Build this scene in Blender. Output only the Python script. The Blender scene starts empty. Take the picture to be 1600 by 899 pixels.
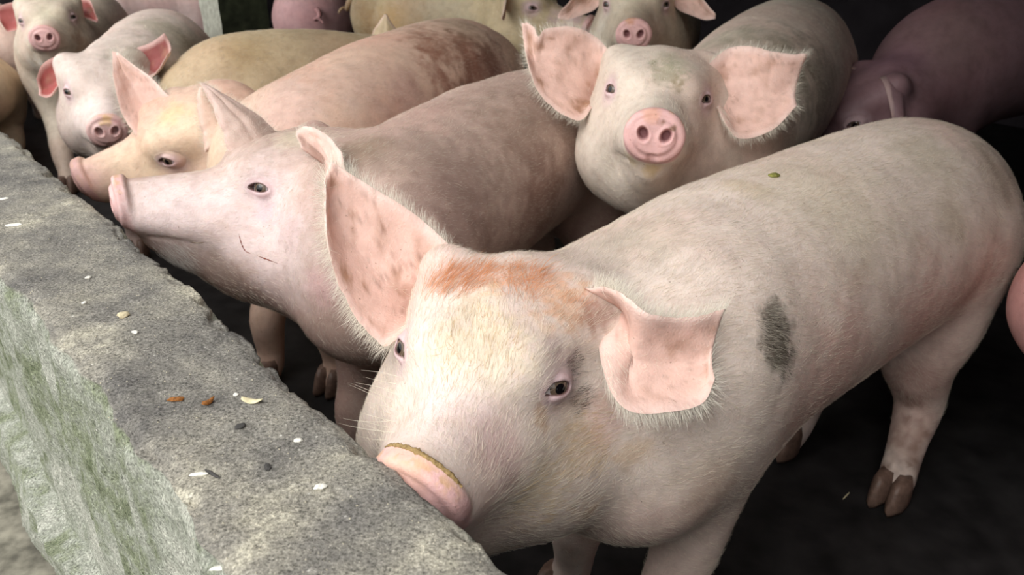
import bpy, bmesh, math, random
import numpy as np
from mathutils import Vector, Matrix
from mathutils.bvhtree import BVHTree

random.seed(7); np.random.seed(7)
SC = bpy.context.scene
COL = SC.collection

# ------------------------------------------------------------------ camera
CAMZ, FPX, PITCH = 1.14, 1300.0, math.radians(25.4)
cam_data = bpy.data.cameras.new('camera')
cam = bpy.data.objects.new('camera', cam_data); COL.objects.link(cam)
cam.location = (0, 0, CAMZ)
cam.rotation_euler = (math.pi/2 - PITCH, 0, 0)
cam_data.sensor_width = 36.0
cam_data.lens = FPX/1600*36.0
cam_data.clip_start = 0.02
cam_data.dof.use_dof = True
cam_data.dof.focus_distance = 1.0
cam_data.dof.aperture_fstop = 9.0
SC.camera = cam

# ------------------------------------------------------------------ overcast sky, soft sun, exposure
world = bpy.data.worlds.new('overcast_sky'); SC.world = world; world.use_nodes = True
wn = world.node_tree.nodes; wl = world.node_tree.links; wn.clear()
w_out = wn.new('ShaderNodeOutputWorld'); w_bg = wn.new('ShaderNodeBackground')
w_tc = wn.new('ShaderNodeTexCoord'); w_sep = wn.new('ShaderNodeSeparateXYZ'); w_rmp = wn.new('ShaderNodeValToRGB')
w_rmp.color_ramp.elements[0].position = 0.0; w_rmp.color_ramp.elements[0].color = (0.55, 0.57, 0.56, 1)
w_rmp.color_ramp.elements[1].position = 0.8; w_rmp.color_ramp.elements[1].color = (1.0, 1.0, 1.0, 1)
wl.new(w_tc.outputs['Generated'], w_sep.inputs[0]); wl.new(w_sep.outputs['Z'], w_rmp.inputs[0])
wl.new(w_rmp.outputs['Color'], w_bg.inputs['Color']); w_bg.inputs['Strength'].default_value = 1.0
wl.new(w_bg.outputs[0], w_out.inputs[0])
sun_data = bpy.data.lights.new('sun', 'SUN'); sun_data.energy = 1.1; sun_data.angle = math.radians(50)
sun_data.color = (1.0, 0.985, 0.96)
sun = bpy.data.objects.new('sun', sun_data); COL.objects.link(sun)
sun.rotation_euler = Vector((0.50, 0.62, -0.80)).to_track_quat('-Z', 'Y').to_euler()
sun.location = (-3, -3, 6)
SC.view_settings.view_transform = 'Standard'; SC.view_settings.look = 'None'
SC.view_settings.gamma = 1.0; SC.view_settings.use_curve_mapping = False
SC.view_settings.exposure = 0.95

# ------------------------------------------------------------------ helpers
V = lambda *a: np.array(a, float)
CP, SP = math.cos(PITCH), math.sin(PITCH)
def at(px, py, d):
    """point seen at photo pixel (px,py), d metres deep along the camera axis"""
    a, b = (px-800)/FPX*d, (449.5-py)/FPX*d
    return V(a, d*CP + b*SP, CAMZ - d*SP + b*CP)
WO, WD, WN = V(0, .495, 0), V(-.644, .765, 0), V(.765, .644, 0)   # pen wall: inner top edge, along, into the pen
def wp(s, n, z): return WO + WD*s + WN*n + V(0, 0, z)

def srgb(r, g, b):
    f = lambda c: (c/255/12.92) if c/255 <= .04045 else ((c/255+.055)/1.055)**2.4
    return np.array([f(r), f(g), f(b)])

def hash3(i, j, k, seed):
    h = (i*374761393 + j*668265263 + k*2147483647 + seed*1274126177) & 0xffffffff
    h = ((h ^ (h >> 13))*1274126177) & 0xffffffff
    return ((h ^ (h >> 16)) & 0xffff)/65535.0
def vnoise(P, scale, seed=0):
    Q = np.asarray(P, float)*scale; I = np.floor(Q).astype(np.int64); f = Q-I; f = f*f*(3-2*f)
    out = 0
    for a in (0, 1):
        for b in (0, 1):
            for c in (0, 1):
                w = (f[:, 0] if a else 1-f[:, 0])*(f[:, 1] if b else 1-f[:, 1])*(f[:, 2] if c else 1-f[:, 2])
                out = out + w*hash3(I[:, 0]+a, I[:, 1]+b, I[:, 2]+c, seed)
    return out
def fbm(P, scale, seed=0, oct=3):
    s, a, t = 0, 1.0, 0
    for o in range(oct): s = s + a*vnoise(P, scale*2**o, seed+o*17); t += a; a *= .5
    return s/t
def sstep(a, b, x):
    t = np.clip((x-a)/(b-a), 0, 1); return t*t*(3-2*t)

def link_mesh(name, verts, faces, mat=None, parent=None, smooth=True, origin=None, col=None):
    verts = np.asarray(verts, float)
    o = np.zeros(3) if origin is None else np.asarray(origin, float)
    if parent is not None:
        o = np.array(parent['_o']); 
    me = bpy.data.meshes.new(name)
    me.from_pydata((verts-o).tolist(), [], [list(map(int, f)) for f in faces])
    me.update()
    if smooth: me.polygons.foreach_set('use_smooth', [True]*len(me.polygons))
    if col is not None:
        at_ = me.color_attributes.new('tint', 'FLOAT_COLOR', 'POINT')
        c = np.ones((len(verts), 4)); c[:, :3] = col
        at_.data.foreach_set('color', c.ravel().astype(np.float32))
    ob = bpy.data.objects.new(name, me); COL.objects.link(ob)
    if mat: me.materials.append(mat)
    if parent is not None: ob.parent = parent
    else: ob.location = o
    return ob

def tag(o, label=None, cat=None, group=None, kind=None):
    if label: o['label'] = label
    if cat: o['category'] = cat
    if group: o['group'] = group
    if kind: o['kind'] = kind
    return o

# ------------------------------------------------------------------ materials
def newmat(name):
    m = bpy.data.materials.new(name); m.use_nodes = True
    n = m.node_tree.nodes; l = m.node_tree.links
    return m, n, l, n['Principled BSDF']
def nd(n, t, **kw):
    x = n.new(t)
    for k, v in kw.items():
        if k in x.inputs: x.inputs[k].default_value = v
        else: setattr(x, k, v)
    return x
def ramp(n, stops):
    r = n.new('ShaderNodeValToRGB'); e = r.color_ramp.elements
    while len(e) < len(stops): e.new(.5)
    for i, (p, c) in enumerate(stops):
        e[i].position = p; e[i].color = (*c, 1) if len(c) == 3 else c
    return r
def gray(v): return (v, v, v)

def skin_material():
    m, n, l, b = newmat('pig_skin')
    at_ = n.new('ShaderNodeVertexColor'); at_.layer_name = 'tint'
    tc = n.new('ShaderNodeTexCoord')
    n1 = nd(n, 'ShaderNodeTexNoise', Scale=38.0, Detail=5.0, Roughness=.6); l.new(tc.outputs['Object'], n1.inputs['Vector'])
    r1 = ramp(n, [(.3, (.80, .76, .74)), (.55, (1, 1, 1)), (.75, (1.08, 1.06, 1.04))]); l.new(n1.outputs['Fac'], r1.inputs[0])
    mx = nd(n, 'ShaderNodeMix', data_type='RGBA', blend_type='MULTIPLY'); mx.inputs[0].default_value = .75
    l.new(at_.outputs['Color'], mx.inputs[6]); l.new(r1.outputs['Color'], mx.inputs[7])
    # small dark specks of dirt
    n2 = nd(n, 'ShaderNodeTexNoise', Scale=210.0, Detail=2.0); l.new(tc.outputs['Object'], n2.inputs['Vector'])
    r2 = ramp(n, [(.70, (0, 0, 0)), (.76, (1, 1, 1))]); l.new(n2.outputs['Fac'], r2.inputs[0])
    mx2 = nd(n, 'ShaderNodeMix', data_type='RGBA', blend_type='MIX'); l.new(mx.outputs[2], mx2.inputs[6])
    mx2.inputs[7].default_value = (*srgb(120, 85, 65), 1)
    ml = nd(n, 'ShaderNodeMath', operation='MULTIPLY'); ml.inputs[1].default_value = .55
    l.new(r2.outputs['Color'], ml.inputs[0]); l.new(ml.outputs[0], mx2.inputs[0])
    l.new(mx2.outputs[2], b.inputs['Base Color'])
    b.inputs['Roughness'].default_value = .55
    b.inputs['Specular IOR Level'].default_value = .35
    b.inputs['Subsurface Weight'].default_value = .12
    b.inputs['Subsurface Radius'].default_value = (.012, .005, .003)
    b.inputs['Subsurface Scale'].default_value = 1.0
    n3 = nd(n, 'ShaderNodeTexNoise', Scale=320.0, Detail=3.0); l.new(tc.outputs['Object'], n3.inputs['Vector'])
    n4 = nd(n, 'ShaderNodeTexNoise', Scale=70.0, Detail=4.0); l.new(tc.outputs['Object'], n4.inputs['Vector'])
    ad = nd(n, 'ShaderNodeMath', operation='ADD'); l.new(n3.outputs['Fac'], ad.inputs[0]); l.new(n4.outputs['Fac'], ad.inputs[1])
    bp = nd(n, 'ShaderNodeBump', Strength=.22, Distance=.004); l.new(ad.outputs[0], bp.inputs['Height']); l.new(bp.outputs[0], b.inputs['Normal'])
    return m
def plain(name, color, rough=.5, spec=.5, **kw):
    m, n, l, b = newmat(name)
    tc = n.new('ShaderNodeTexCoord')
    n1 = nd(n, 'ShaderNodeTexNoise', Scale=kw.get('scale', 60.0), Detail=4.0); l.new(tc.outputs['Object'], n1.inputs['Vector'])
    c = np.array(color); v = kw.get('var', .25)
    r1 = ramp(n, [(.3, tuple(c*(1-v))), (.7, tuple(np.minimum(c*(1+v), 1)))]); l.new(n1.outputs['Fac'], r1.inputs[0])
    l.new(r1.outputs['Color'], b.inputs['Base Color'])
    b.inputs['Roughness'].default_value = rough; b.inputs['Specular IOR Level'].default_value = spec
    if kw.get('bump'):
        bp = nd(n, 'ShaderNodeBump', Strength=kw['bump'], Distance=.004); l.new(n1.outputs['Fac'], bp.inputs['Height']); l.new(bp.outputs[0], b.inputs['Normal'])
    return m
def hair_material(name, c0, c1):
    m, n, l, b = newmat(name)
    hi = n.new('ShaderNodeHairInfo')
    r = ramp(n, [(0, tuple(c0)), (1, tuple(c1))]); l.new(hi.outputs['Random'], r.inputs[0])
    l.new(r.outputs['Color'], b.inputs['Base Color']); b.inputs['Roughness'].default_value = .45
    b.inputs['Specular IOR Level'].default_value = .4
    return m
M_SKIN = skin_material()
#M_HAIR = hair_material('pale_bristle', srgb(225, 212, 190), srgb(250, 244, 232))
#M_HAIR_TAN = hair_material('tan_bristle', srgb(190, 150, 100), srgb(235, 212, 170))
#M_HAIR_GINGER = hair_material('ginger_bristle', srgb(190, 95, 40), srgb(225, 150, 90))
#M_HAIR_DARK = hair_material('dark_bristle', srgb(60, 52, 42), srgb(110, 98, 80))
M_IRIS = plain('iris', srgb(98, 82, 68), .06, .6, scale=400.)
M_PUPIL = plain('pupil', srgb(16, 14, 16), .05, .6)
M_SCLERA = plain('sclera', srgb(196, 186, 190), .12, .5)
M_HOOF = plain('hoof_horn', srgb(118, 94, 82), .45, .4, scale=90., bump=.4)

# ------------------------------------------------------------------ signed-distance modelling (one continuous skin per animal)
def cr(nodes, n):
    nodes = np.asarray(nodes, float)
    if len(nodes) == 2:
        t = np.linspace(0, 1, n)[:, None]; return nodes[0]*(1-t)+nodes[1]*t
    P = np.vstack([2*nodes[0]-nodes[1], nodes, 2*nodes[-1]-nodes[-2]])
    out = []
    T = np.linspace(0, len(nodes)-1, n)
    for t in T:
        i = min(int(t), len(nodes)-2); u = t-i
        a, b, c, d = P[i], P[i+1], P[i+2], P[i+3]
        out.append(.5*((2*b)+(c-a)*u+(2*a-5*b+4*c-d)*u*u+(3*b-a-3*c+d)*u**3))
    return np.array(out)

class Field:
    def __init__(s): s.pr = []
    def chain(s, nodes, k=.02, op='+', n=None):
        """nodes: x y z r [ratio]; ratio squeezes the vertical half-size to r*ratio"""
        N = np.asarray(nodes, float)
        if N.shape[1] == 4: N = np.hstack([N, np.ones((len(N), 1))])
        if n is None: n = 2 if len(N) == 2 else (len(N)-1)*5+1
        Q = cr(N, n)
        rm = np.maximum(Q[:, 3], Q[:, 3]*Q[:, 4])
        c = (Q[:, :3].min(0)+Q[:, :3].max(0))/2
        R = (np.linalg.norm(Q[:, :3]-c, axis=1)+rm).max()
        s.pr.append((op, k, c, R, ('c', Q.astype(np.float32)))); return s
    def ell(s, c, rad, rot=None, k=.02, op='+'):
        c = np.asarray(c, float); rad = np.asarray(rad, float)
        s.pr.append((op, k, c, rad.max(), ('e', c.astype(np.float32), rad.astype(np.float32), (np.eye(3) if rot is None else rot).astype(np.float32)))); return s
    def disc(s, c, rot, half, ry, rz, rnd, k=.01, op='+'):
        s.pr.append((op, k, np.asarray(c, float), max(ry, rz)+half, ('d', np.asarray(c, np.float32), rot.astype(np.float32), half, ry, rz, rnd))); return s
    @staticmethod
    def prim(P, d):
        if d[0] == 'c':
            Q = d[1]; best = None; q = float(Q[:, 4].mean())
            sc = np.array([1, 1, 1/q], np.float32); X = P*sc
            for i in range(len(Q)-1):
                a, b = (Q[i, :3]*sc).astype(np.float32), (Q[i+1, :3]*sc).astype(np.float32); r1, r2 = float(Q[i, 3]), float(Q[i+1, 3])
                ba = b-a; l2 = float(ba@ba); rr = r1-r2; a2 = l2-rr*rr
                pa = X-a; p2 = np.einsum('ij,ij->i', pa, pa)
                if a2 < 1e-9:
                    dd = np.sqrt(p2)-r1 if r1 >= r2 else np.sqrt(((X-b)**2).sum(1))-r2
                else:
                    l = math.sqrt(l2); u = (ba/l).astype(np.float32); y = pa@u; x2 = np.maximum(p2-y*y, 0); x = np.sqrt(x2)
                    sn = rr/l; cs = math.sqrt(a2)/l
                    k_ = y*cs-x*sn      # along the slanted side
                    dd = np.where(k_ < 0, np.sqrt(p2)-r1, np.where(k_ > l*cs, np.sqrt(x2+(y-l)**2)-r2, x*cs+y*sn-r1))
                best = dd if best is None else np.minimum(best, dd)
            return best
        if d[0] == 'e':
            w = (P-d[1])@d[3]; k0 = np.sqrt(((w/d[2])**2).sum(1))+1e-9; k1 = np.sqrt(((w/d[2]**2)**2).sum(1))+1e-9
            return k0*(k0-1)/k1
        _, c, rot, half, ry, rz, rnd = d
        w = (P-c)@rot
        rr = np.sqrt((w[:, 1]/ry)**2+(w[:, 2]/rz)**2); a = (rr-1)*min(ry, rz)+rnd; b = np.abs(w[:, 0])-half+rnd
        return np.minimum(np.maximum(a, b), 0)+np.sqrt(np.maximum(a, 0)**2+np.maximum(b, 0)**2)-rnd
    def __call__(s, P):
        P = np.asarray(P, np.float32); D = np.full(len(P), 1e3, np.float32)
        for op, k, c, R, d in s.pr:
            w = P-c.astype(np.float32); lo = np.sqrt(np.einsum('ij,ij->i', w, w))-np.float32(R)
            if op == '+': idx = np.nonzero(lo < np.minimum(D, .25)+k)[0] 
            else: idx = np.nonzero(lo < k-D)[0]
            if not len(idx): continue
            v = s.prim(P[idx], d); u = D[idx]
            if op == '+':
                h = np.maximum(k-np.abs(u-v), 0)/k; D[idx] = np.minimum(u, v)-h*h*k*.25
            else:
                v = -v; h = np.maximum(k-np.abs(u-v), 0)/k; D[idx] = np.maximum(u, v)+h*h*k*.25
        return D
    def bounds(s):
        lo = np.min([p[2]-p[3] for p in s.pr if p[0] == '+'], 0); hi = np.max([p[2]+p[3] for p in s.pr if p[0] == '+'], 0)
        return lo-.03, hi+.03

def surface(F, h, refine=None, cuts=3):
    lo, hi = F.bounds()
    B = 4; H = h*B
    nb = np.ceil((hi-lo)/H).astype(int)+1
    n = nb*B+1
    # coarse pass
    g = np.stack(np.meshgrid(*[np.arange(k) for k in nb], indexing='ij'), -1).reshape(-1, 3)
    dc = F(lo+(g+.5)*H).reshape(nb)
    act = np.abs(dc) < H*1.6
    full = np.repeat(np.repeat(np.repeat(dc, B, 0), B, 1), B, 2)
    D = np.full(n, 1e3, np.float32); D[:-1, :-1, :-1] = full
    A = np.zeros(n, bool); A[:-1, :-1, :-1] = np.repeat(np.repeat(np.repeat(act, B, 0), B, 1), B, 2)
    ix = np.argwhere(A); D[A] = F(lo+ix*h)
    S = D < 0
    # surface nets
    acc = np.zeros(tuple(n-1)+(3,), np.float32); cnt = np.zeros(tuple(n-1), np.float32)
    quads = []
    for ax in range(3):
        sl0 = [slice(None)]*3; sl1 = [slice(None)]*3; sl0[ax] = slice(0, -1); sl1[ax] = slice(1, None)
        ch = np.argwhere(S[tuple(sl0)] != S[tuple(sl1)])
        e1 = ch.copy(); e1[:, ax] += 1
        d0 = D[tuple(ch.T)]; d1 = D[tuple(e1.T)]; t = d0/(d0-d1)
        p = ch.astype(np.float32); p[:, ax] += t
        b, c = (ax+1) % 3, (ax+2) % 3
        ok = (ch[:, b] > 0) & (ch[:, c] > 0)
        ch, p, d0 = ch[ok], p[ok], d0[ok]
        cells = []
        for ob, oc in ((0, 0), (1, 0), (1, 1), (0, 1)):
            q = ch.copy(); q[:, b] -= 1-ob; q[:, c] -= 1-oc
            np.add.at(acc, tuple(q.T), p); np.add.at(cnt, tuple(q.T), 1); cells.append(q)
        ids = np.stack([np.ravel_multi_index(tuple(q.T), n-1) for q in cells], 1)
        fl = d0 > 0; ids[fl] = ids[fl][:, ::-1]
        quads.append(ids)
    quads = np.vstack(quads)
    used, inv = np.unique(quads, return_inverse=True); quads = inv.reshape(-1, 4)
    V_ = (acc.reshape(-1, 3)[used]/cnt.reshape(-1)[used][:, None])*h+lo
    faces = quads
    bm = bmesh.new()
    vs = [bm.verts.new(v) for v in V_.tolist()]
    for f in faces: bm.faces.new([vs[i] for i in f])
    if refine:
        for c, R in refine:
            c = np.asarray(c)
            bm.verts.ensure_lookup_table()
            es = set()
            for f in bm.faces:
                m = f.calc_center_median()
                if (m.x-c[0])**2+(m.y-c[1])**2+(m.z-c[2])**2 < R*R: es.update(f.edges)
            if es: bmesh.ops.subdivide_edges(bm, edges=list(es), cuts=cuts if R > .1 else 2, use_grid_fill=True)
    bmesh.ops.recalc_face_normals(bm, faces=bm.faces)
    bm.verts.index_update()
    Vn = np.array([v.co[:] for v in bm.verts]); fn = [[v.index for v in f.verts] for f in bm.faces]
    bm.free()
    for it in range(3 if h < .014 else 2):
        e = 7e-4 if it else 2e-3
        d = F(Vn); G = np.stack([F(Vn+np.eye(3)[i]*e)-d for i in range(3)], 1)/e
        gl = (G**2).sum(1)+1e-6
        st = -(d/gl)[:, None]*G
        ln = np.linalg.norm(st, axis=1, keepdims=True); st *= np.minimum(1, h*.6/(ln+1e-9))
        Vn = Vn+st
    G /= np.linalg.norm(G, axis=1, keepdims=True)+1e-9
    return Vn, fn, G

# ------------------------------------------------------------------ pig
def rotm(y, p, r):
    y, p, r = map(math.radians, (y, p, r))
    cy, sy, cp, sp, c, s = math.cos(y), math.sin(y), math.cos(p), math.sin(p), math.cos(r), math.sin(r)
    return np.array([[cy, -sy, 0], [sy, cy, 0], [0, 0, 1]])@np.array([[cp, 0, -sp], [0, 1, 0], [sp, 0, cp]])@np.array([[1, 0, 0], [0, c, -s], [0, s, c]])

class Head:
    def __init__(s, pos, ypr, scale=1.0, snout=.25, tilt=(12, 0), eye_open=1.0, jowl=1.0):
        s.o = np.asarray(pos, float); s.R = rotm(*ypr); s.s = scale; s.sn = snout; s.tilt = tilt; s.eo = eye_open; s.j = jowl; s.eoff = {}; s.ear_base = {}
    def w(s, x, y, z):
        # the muzzle (x>0) stretches with the snout length
        if x > 0: x = x*s.sn/.25
        return s.o + s.R@(np.array([x, y, z])*s.s)
    def nodes(s, L):
        return [[*s.w(*a[:3]), a[3]*s.s]+list(a[4:]) for a in L]
    def eye(s, sd):
        fwd = np.array([.68, sd*.70, .20]); fwd /= np.linalg.norm(fwd)
        up = np.array([0, 0, 1.0]); lat = np.cross(up, fwd); lat /= np.linalg.norm(lat); up = np.cross(fwd, lat)
        E = s.R@np.stack([fwd, lat, up], 1)   # columns: out, along the slit, up
        return s.w(-.020, sd*.045, -.003)+E[:, 0]*s.eoff.get(sd, .01), E
    def add(s, F0):
        k = .04*s.s; j = s.j; F = Field()
        F.chain(s.nodes([(-.12, 0, -.005, .09), (-.05, 0, -.01, .092), (-.01, 0, -.02, .080)]), k=.05)
        F.chain(s.nodes([(.0, 0, -.017, .077), (.05, 0, -.034, .067), (.11, 0, -.042, .059), (.18, 0, -.043, .050), (.222, 0, -.038, .042)]), k=.045)
        for sd in (1, -1):
            F.chain(s.nodes([(-.10, sd*.052*j, -.11*j, .088*j), (-.03, sd*.052*j, -.118*j, .082*j), (.055, sd*.036, -.095, .060)]), k=.05)
            F.chain(s.nodes([(.05, sd*.037, -.066, .046), (.14, sd*.031, -.066, .038), (.212, sd*.023, -.058, .030)]), k=.03)
            F.chain(s.nodes([(.03, sd*.052, .028, .026), (-.03, sd*.066, .036, .028)]), k=.04)
            eb = s.ear_base.get(sd, 1.0); F.chain(s.nodes([(-.09, sd*.075*eb, .035*eb, .042), (-.11, sd*.09*eb, .055*eb, .035)]), k=.04)
        F.chain(s.nodes([(-.07, 0, -.135*j, .09*j), (.02, 0, -.14*j, .072*j), (.11, 0, -.126, .055), (.185, 0, -.099, .034)]), k=.025)
        # snout disc
        T = s.R@rotm(s.tilt[1], -s.tilt[0], 0)
        c = s.w(.243, 0, -.036)
        s.T, s.dc = T, c
        F.disc(c, T, .013*s.s, .0525*s.s, .047*s.s, .009*s.s, k=.007)
        F.disc(c+T@np.array([.014, 0, 0])*s.s, T, .006*s.s, .036*s.s, .030*s.s, .005*s.s, k=.008, op='+')
        for sd in (1, -1):
            # mouth line
            F.chain(s.nodes([(.125, sd*.074, -.102, .002), (.145, sd*.068, -.100, .007), (.175, sd*.057, -.095, .007), (.202, sd*.042, -.090, .003)]), k=.008, op='-')
        F.chain([[*(c+T@np.array([.012, 0, -.036])*s.s), .003*s.s], [*(c+T@np.array([.010, 0, -.056])*s.s), .006*s.s]], k=.012, op='-')
        # eyes sit on the surface found along each eye's axis; lids bulge, almond opening
        for sd in (1, -1):
            s.eoff[sd] = 0; e0, E = s.eye(sd)
            t = np.linspace(0, .12, 241); v = F(e0+E[:, 0]*t[:, None]); s.eoff[sd] = float(t[np.argmax(v > 0)])-.0125*s.s
        F0.pr += F.pr; s.base_pr = len(F0.pr)
        for sd in (1, -1):
            e, E = s.eye(sd)
            F0.ell(e+E[:, 0]*.013*s.s, np.array([.024, .0215, .0165])*s.s, E, k=.004, op='-')



def perp_side(f): return np.array([-f[1], f[0], 0.0])   # left of heading

class Pig:
    def __init__(s, name, label, group=None):
        s.name, s.label, s.group = name, label, group
        s.F = Field(); s.head = None; s.parts = []; s.regions = []; s.base = srgb(222, 190, 178)
        s.feet = []; s.ears = []
    def trunk(s, nodes, k=.03):
        N = [[*np.asarray(p, float), r, q] for p, r, q in nodes]
        s.sp = np.array(N); s.F.chain(N, k=.06, n=(len(N)-1)*5+1)
        a, b = s.sp[0, :2], s.sp[-1, :2]; f = b-a; s.fwd = np.array([*(f/np.linalg.norm(f)), 0])
        return s
    def fore(s, top, foot, r=.082, fwd=None, hoof=True):
        f = s.fwd if fwd is None else np.asarray(fwd, float); top = np.asarray(top, float); foot = np.array([foot[0], foot[1], 0.0])
        L = lambda t, o: top*(1-t)+foot*t+f*o
        s.F.chain([[*L(0, 0), r], [*L(.30, -.02), r*.78], [*L(.52, -.012), .050], [*L(.66, .012), .044], [*L(.83, .004), .035], [*L(.91, .010), .036], [*L(.955, .022), .032]], k=.05)
        if hoof: s.feet.append((foot+f*.03, f))
    def hind(s, top, foot, r=.12, fwd=None, hoof=True):
        f = s.fwd if fwd is None else np.asarray(fwd, float); top = np.asarray(top, float); foot = np.array([foot[0], foot[1], 0.0])
        L = lambda t, o: top*(1-t)+foot*t+f*o
        s.F.chain([[*L(0, 0), r], [*L(.25, .02), r*.84], [*L(.42, .02), r*.58], [*L(.56, -.02), .056], [*L(.66, -.038), .047], [*L(.80, -.012), .038], [*L(.91, .004), .037], [*L(.955, .018), .033]], k=.06, n=36)
        if hoof: s.feet.append((foot+f*.03, f))
    def brisket(s, S, r=.125):
        S = np.asarray(S, float); s.F.chain([[*(S+s.fwd*.07-np.array([0, 0, .10])), r*.95], [*(S-s.fwd*.10-np.array([0, 0, .10])), r]], k=.06)
    def neck(s, r0=.125, r1=.165, mid=None):
        h = s.head; a = h.w(-.09, 0, -.055); b = s.sp[-1, :3]
        m = (a+b)/2 if mid is None else np.asarray(mid, float)
        s.F.chain([[*a, r0*h.s], [*m, (r0*h.s+r1)/2], [*b, r1]], k=.06)
        t = h.w(-.05, 0, -.13*h.j); e = b-np.array([0, 0, .08])
        s.F.chain([[*t, .098*h.s], [*((t+e)/2-np.array([0, 0, .01])), .115], [*e, .13]], k=.06)
    def build(s, h=.011, fine=None, cuts=3, amp=.004, eyes=False):
        hd = s.head
        if hd: hd.add(s.F)
        ref = []
        if fine and hd: ref = [(hd.w(.06, 0, -.04), .24*hd.s)]
        if fine and hd: ref.append((hd.dc, .062*hd.s))
        if fine and hd and eyes: ref += [(hd.eye(sd)[0]+hd.eye(sd)[1][:, 0]*.016, .036) for sd in (1, -1)]
        Vn, fs, N = surface(s.F, h, ref, cuts)
        seed = abs(hash(s.label)) % 1000 if False else len(s.label)*7
        if hd:   # nostrils: pits pushed straight in from the disc's face
            q = (Vn-hd.dc)@hd.T/hd.s; dep = np.zeros(len(Vn))
            for sd in (1, -1):
                u, w_ = q[:, 1]-sd*.0195-sd*.18*(q[:, 2]-.004), (q[:, 2]-.004)/1.25
                dep += (1-sstep(.0045, .0115, np.hypot(u, w_)))*.015-np.exp(-((np.hypot(u, w_)-.0128)/.003)**2)*.0012
            dep *= (q[:, 0] > -.002)*(q[:, 0] < .04)*(np.hypot(q[:, 1], q[:, 2]) < .045)
            Vn = Vn-hd.T[:, 0]*(dep*hd.s)[:, None]
        calm = np.ones(len(Vn))
        if hd:
            for sd in (1, -1): calm *= sstep(.03, .07, np.linalg.norm(Vn-hd.eye(sd)[0], axis=1))
        Vn = Vn+N*((fbm(Vn, 9, seed)-.5)*amp*2*calm)[:, None]
        # colours that belong to the animal: skin, dirt, snout, eyelids
        n1 = fbm(Vn, 14, seed+3); n2 = fbm(Vn, 45, seed+9)
        C = s.base[None, :]*(.86+.28*n1)[:, None]
        pink = s.base*np.array([1.0, .84, .84]); w = sstep(.45, .75, fbm(Vn, 5, seed+21))*.6
        C = C*(1-w[:, None])+pink*w[:, None]
        for c, R, col, st, rough in s.regions:
            d = np.linalg.norm(Vn-np.asarray(c), axis=1)/R+(n2-.5)*rough+(n1-.5)*rough
            w = (1-sstep(.55, 1.0, d))*st; C = C*(1-w[:, None])+np.asarray(col)*w[:, None]
        if hd:
            q = (Vn-hd.dc)@hd.T/hd.s
            rr = np.sqrt((q[:, 1]/.053)**2+(q[:, 2]/.047)**2)
            w = sstep(-.012, -.003, q[:, 0])*(rr < 1.35)*(q[:, 0] < .05)
            sn = s.snout_col if hasattr(s, 'snout_col') else srgb(222, 178, 174)
            C = C*(1-w[:, None])+(sn*(.85+.3*n2)[:, None])*w[:, None]
            # rim of dried feed along the top of the disc
            w = np.exp(-((q[:, 0]-.002)/.007)**2)*np.exp(-((rr-1)/.09)**2)*sstep(.012, .03, q[:, 2])*getattr(s, 'rim', .55)*sstep(.42, .6, fbm(Vn, 110, 5))
            C = C*(1-w[:, None])+srgb(196, 158, 92)*w[:, None]
            # inside of the nostrils
            for sd in (1, -1):
                dn = np.hypot(q[:, 1]-sd*.0195-sd*.18*(q[:, 2]-.004), (q[:, 2]-.004)/1.25)
                w = (1-sstep(.0055, .011, dn))*sstep(-.03, -.02, q[:, 0])
                C = C*(1-w[:, None])+srgb(128, 84, 86)*w[:, None]
            for sd in (1, -1):
                e, E = hd.eye(sd); d = (Vn-e)@E/hd.s; dd = np.linalg.norm(d, axis=1)
                w = (1-sstep(.024, .048, dd))*.6; C = C*(1-w[:, None])+srgb(214, 182, 186)*w[:, None]
        C = np.clip(C, 0, 1)
        o = np.array([*s.sp[:, :2].mean(0), 0.0]) if s.sp is not None else np.zeros(3)
        s.o = o
        root = bpy.data.objects.new(s.name, None); COL.objects.link(root); root.location = o; root['_o'] = [float(x) for x in o]
        root.empty_display_size = .1
        tag(root, s.label, 'pig', s.group)
        s.root = root
        s.body = link_mesh('body', Vn, fs, M_SKIN, root, col=C)
        s.V, s.N, s.C = Vn, N, C
        if hd:
            for sd in (1, -1): s.eyeball(sd)
            s.lid_data = [s.eyelid(sd) for sd in (1, -1)]
        for p, f in s.feet: s.hoof(p, f)
        s.lid_paint()
        s.n1, s.n2, s.n3 = n1, n2, fbm(Vn, 130, seed+31, 2); s.bvh = None
        return s
    def spot(s, px, py, R, col, st=.6, rough=.5, stretch=None):
        """a stain, tint or painted shade on the skin, centred where the pixel ray first meets the animal"""
        if s.bvh is None:
            me = s.body.data; s.bvh = BVHTree.FromPolygons([v.co for v in me.vertices], [tuple(p.vertices) for p in me.polygons])
        a = at(px, py, 1.0)-V(0, 0, CAMZ); a /= np.linalg.norm(a)
        hit = s.bvh.ray_cast(Vector(V(0, 0, CAMZ)-s.o), Vector(a))[0]
        if hit is None: return
        d_ = s.V-(np.array(hit)+s.o)
        if stretch is not None:
            ax = np.asarray(stretch[0], float); ax /= np.linalg.norm(ax); al = d_@ax; d_ = d_-al[:, None]*ax+(al/stretch[1])[:, None]*ax
        d = np.linalg.norm(d_, axis=1)/R+(s.n2-.5)*rough*1.6+(s.n1-.5)*rough*1.5+(s.n3-.5)*rough*.9
        w = ((1-sstep(.15, 1.1, d))*st)[:, None]
        s.C = s.C*(1-w)+np.asarray(col)*(.85+.3*s.n2)[:, None]*w
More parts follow.
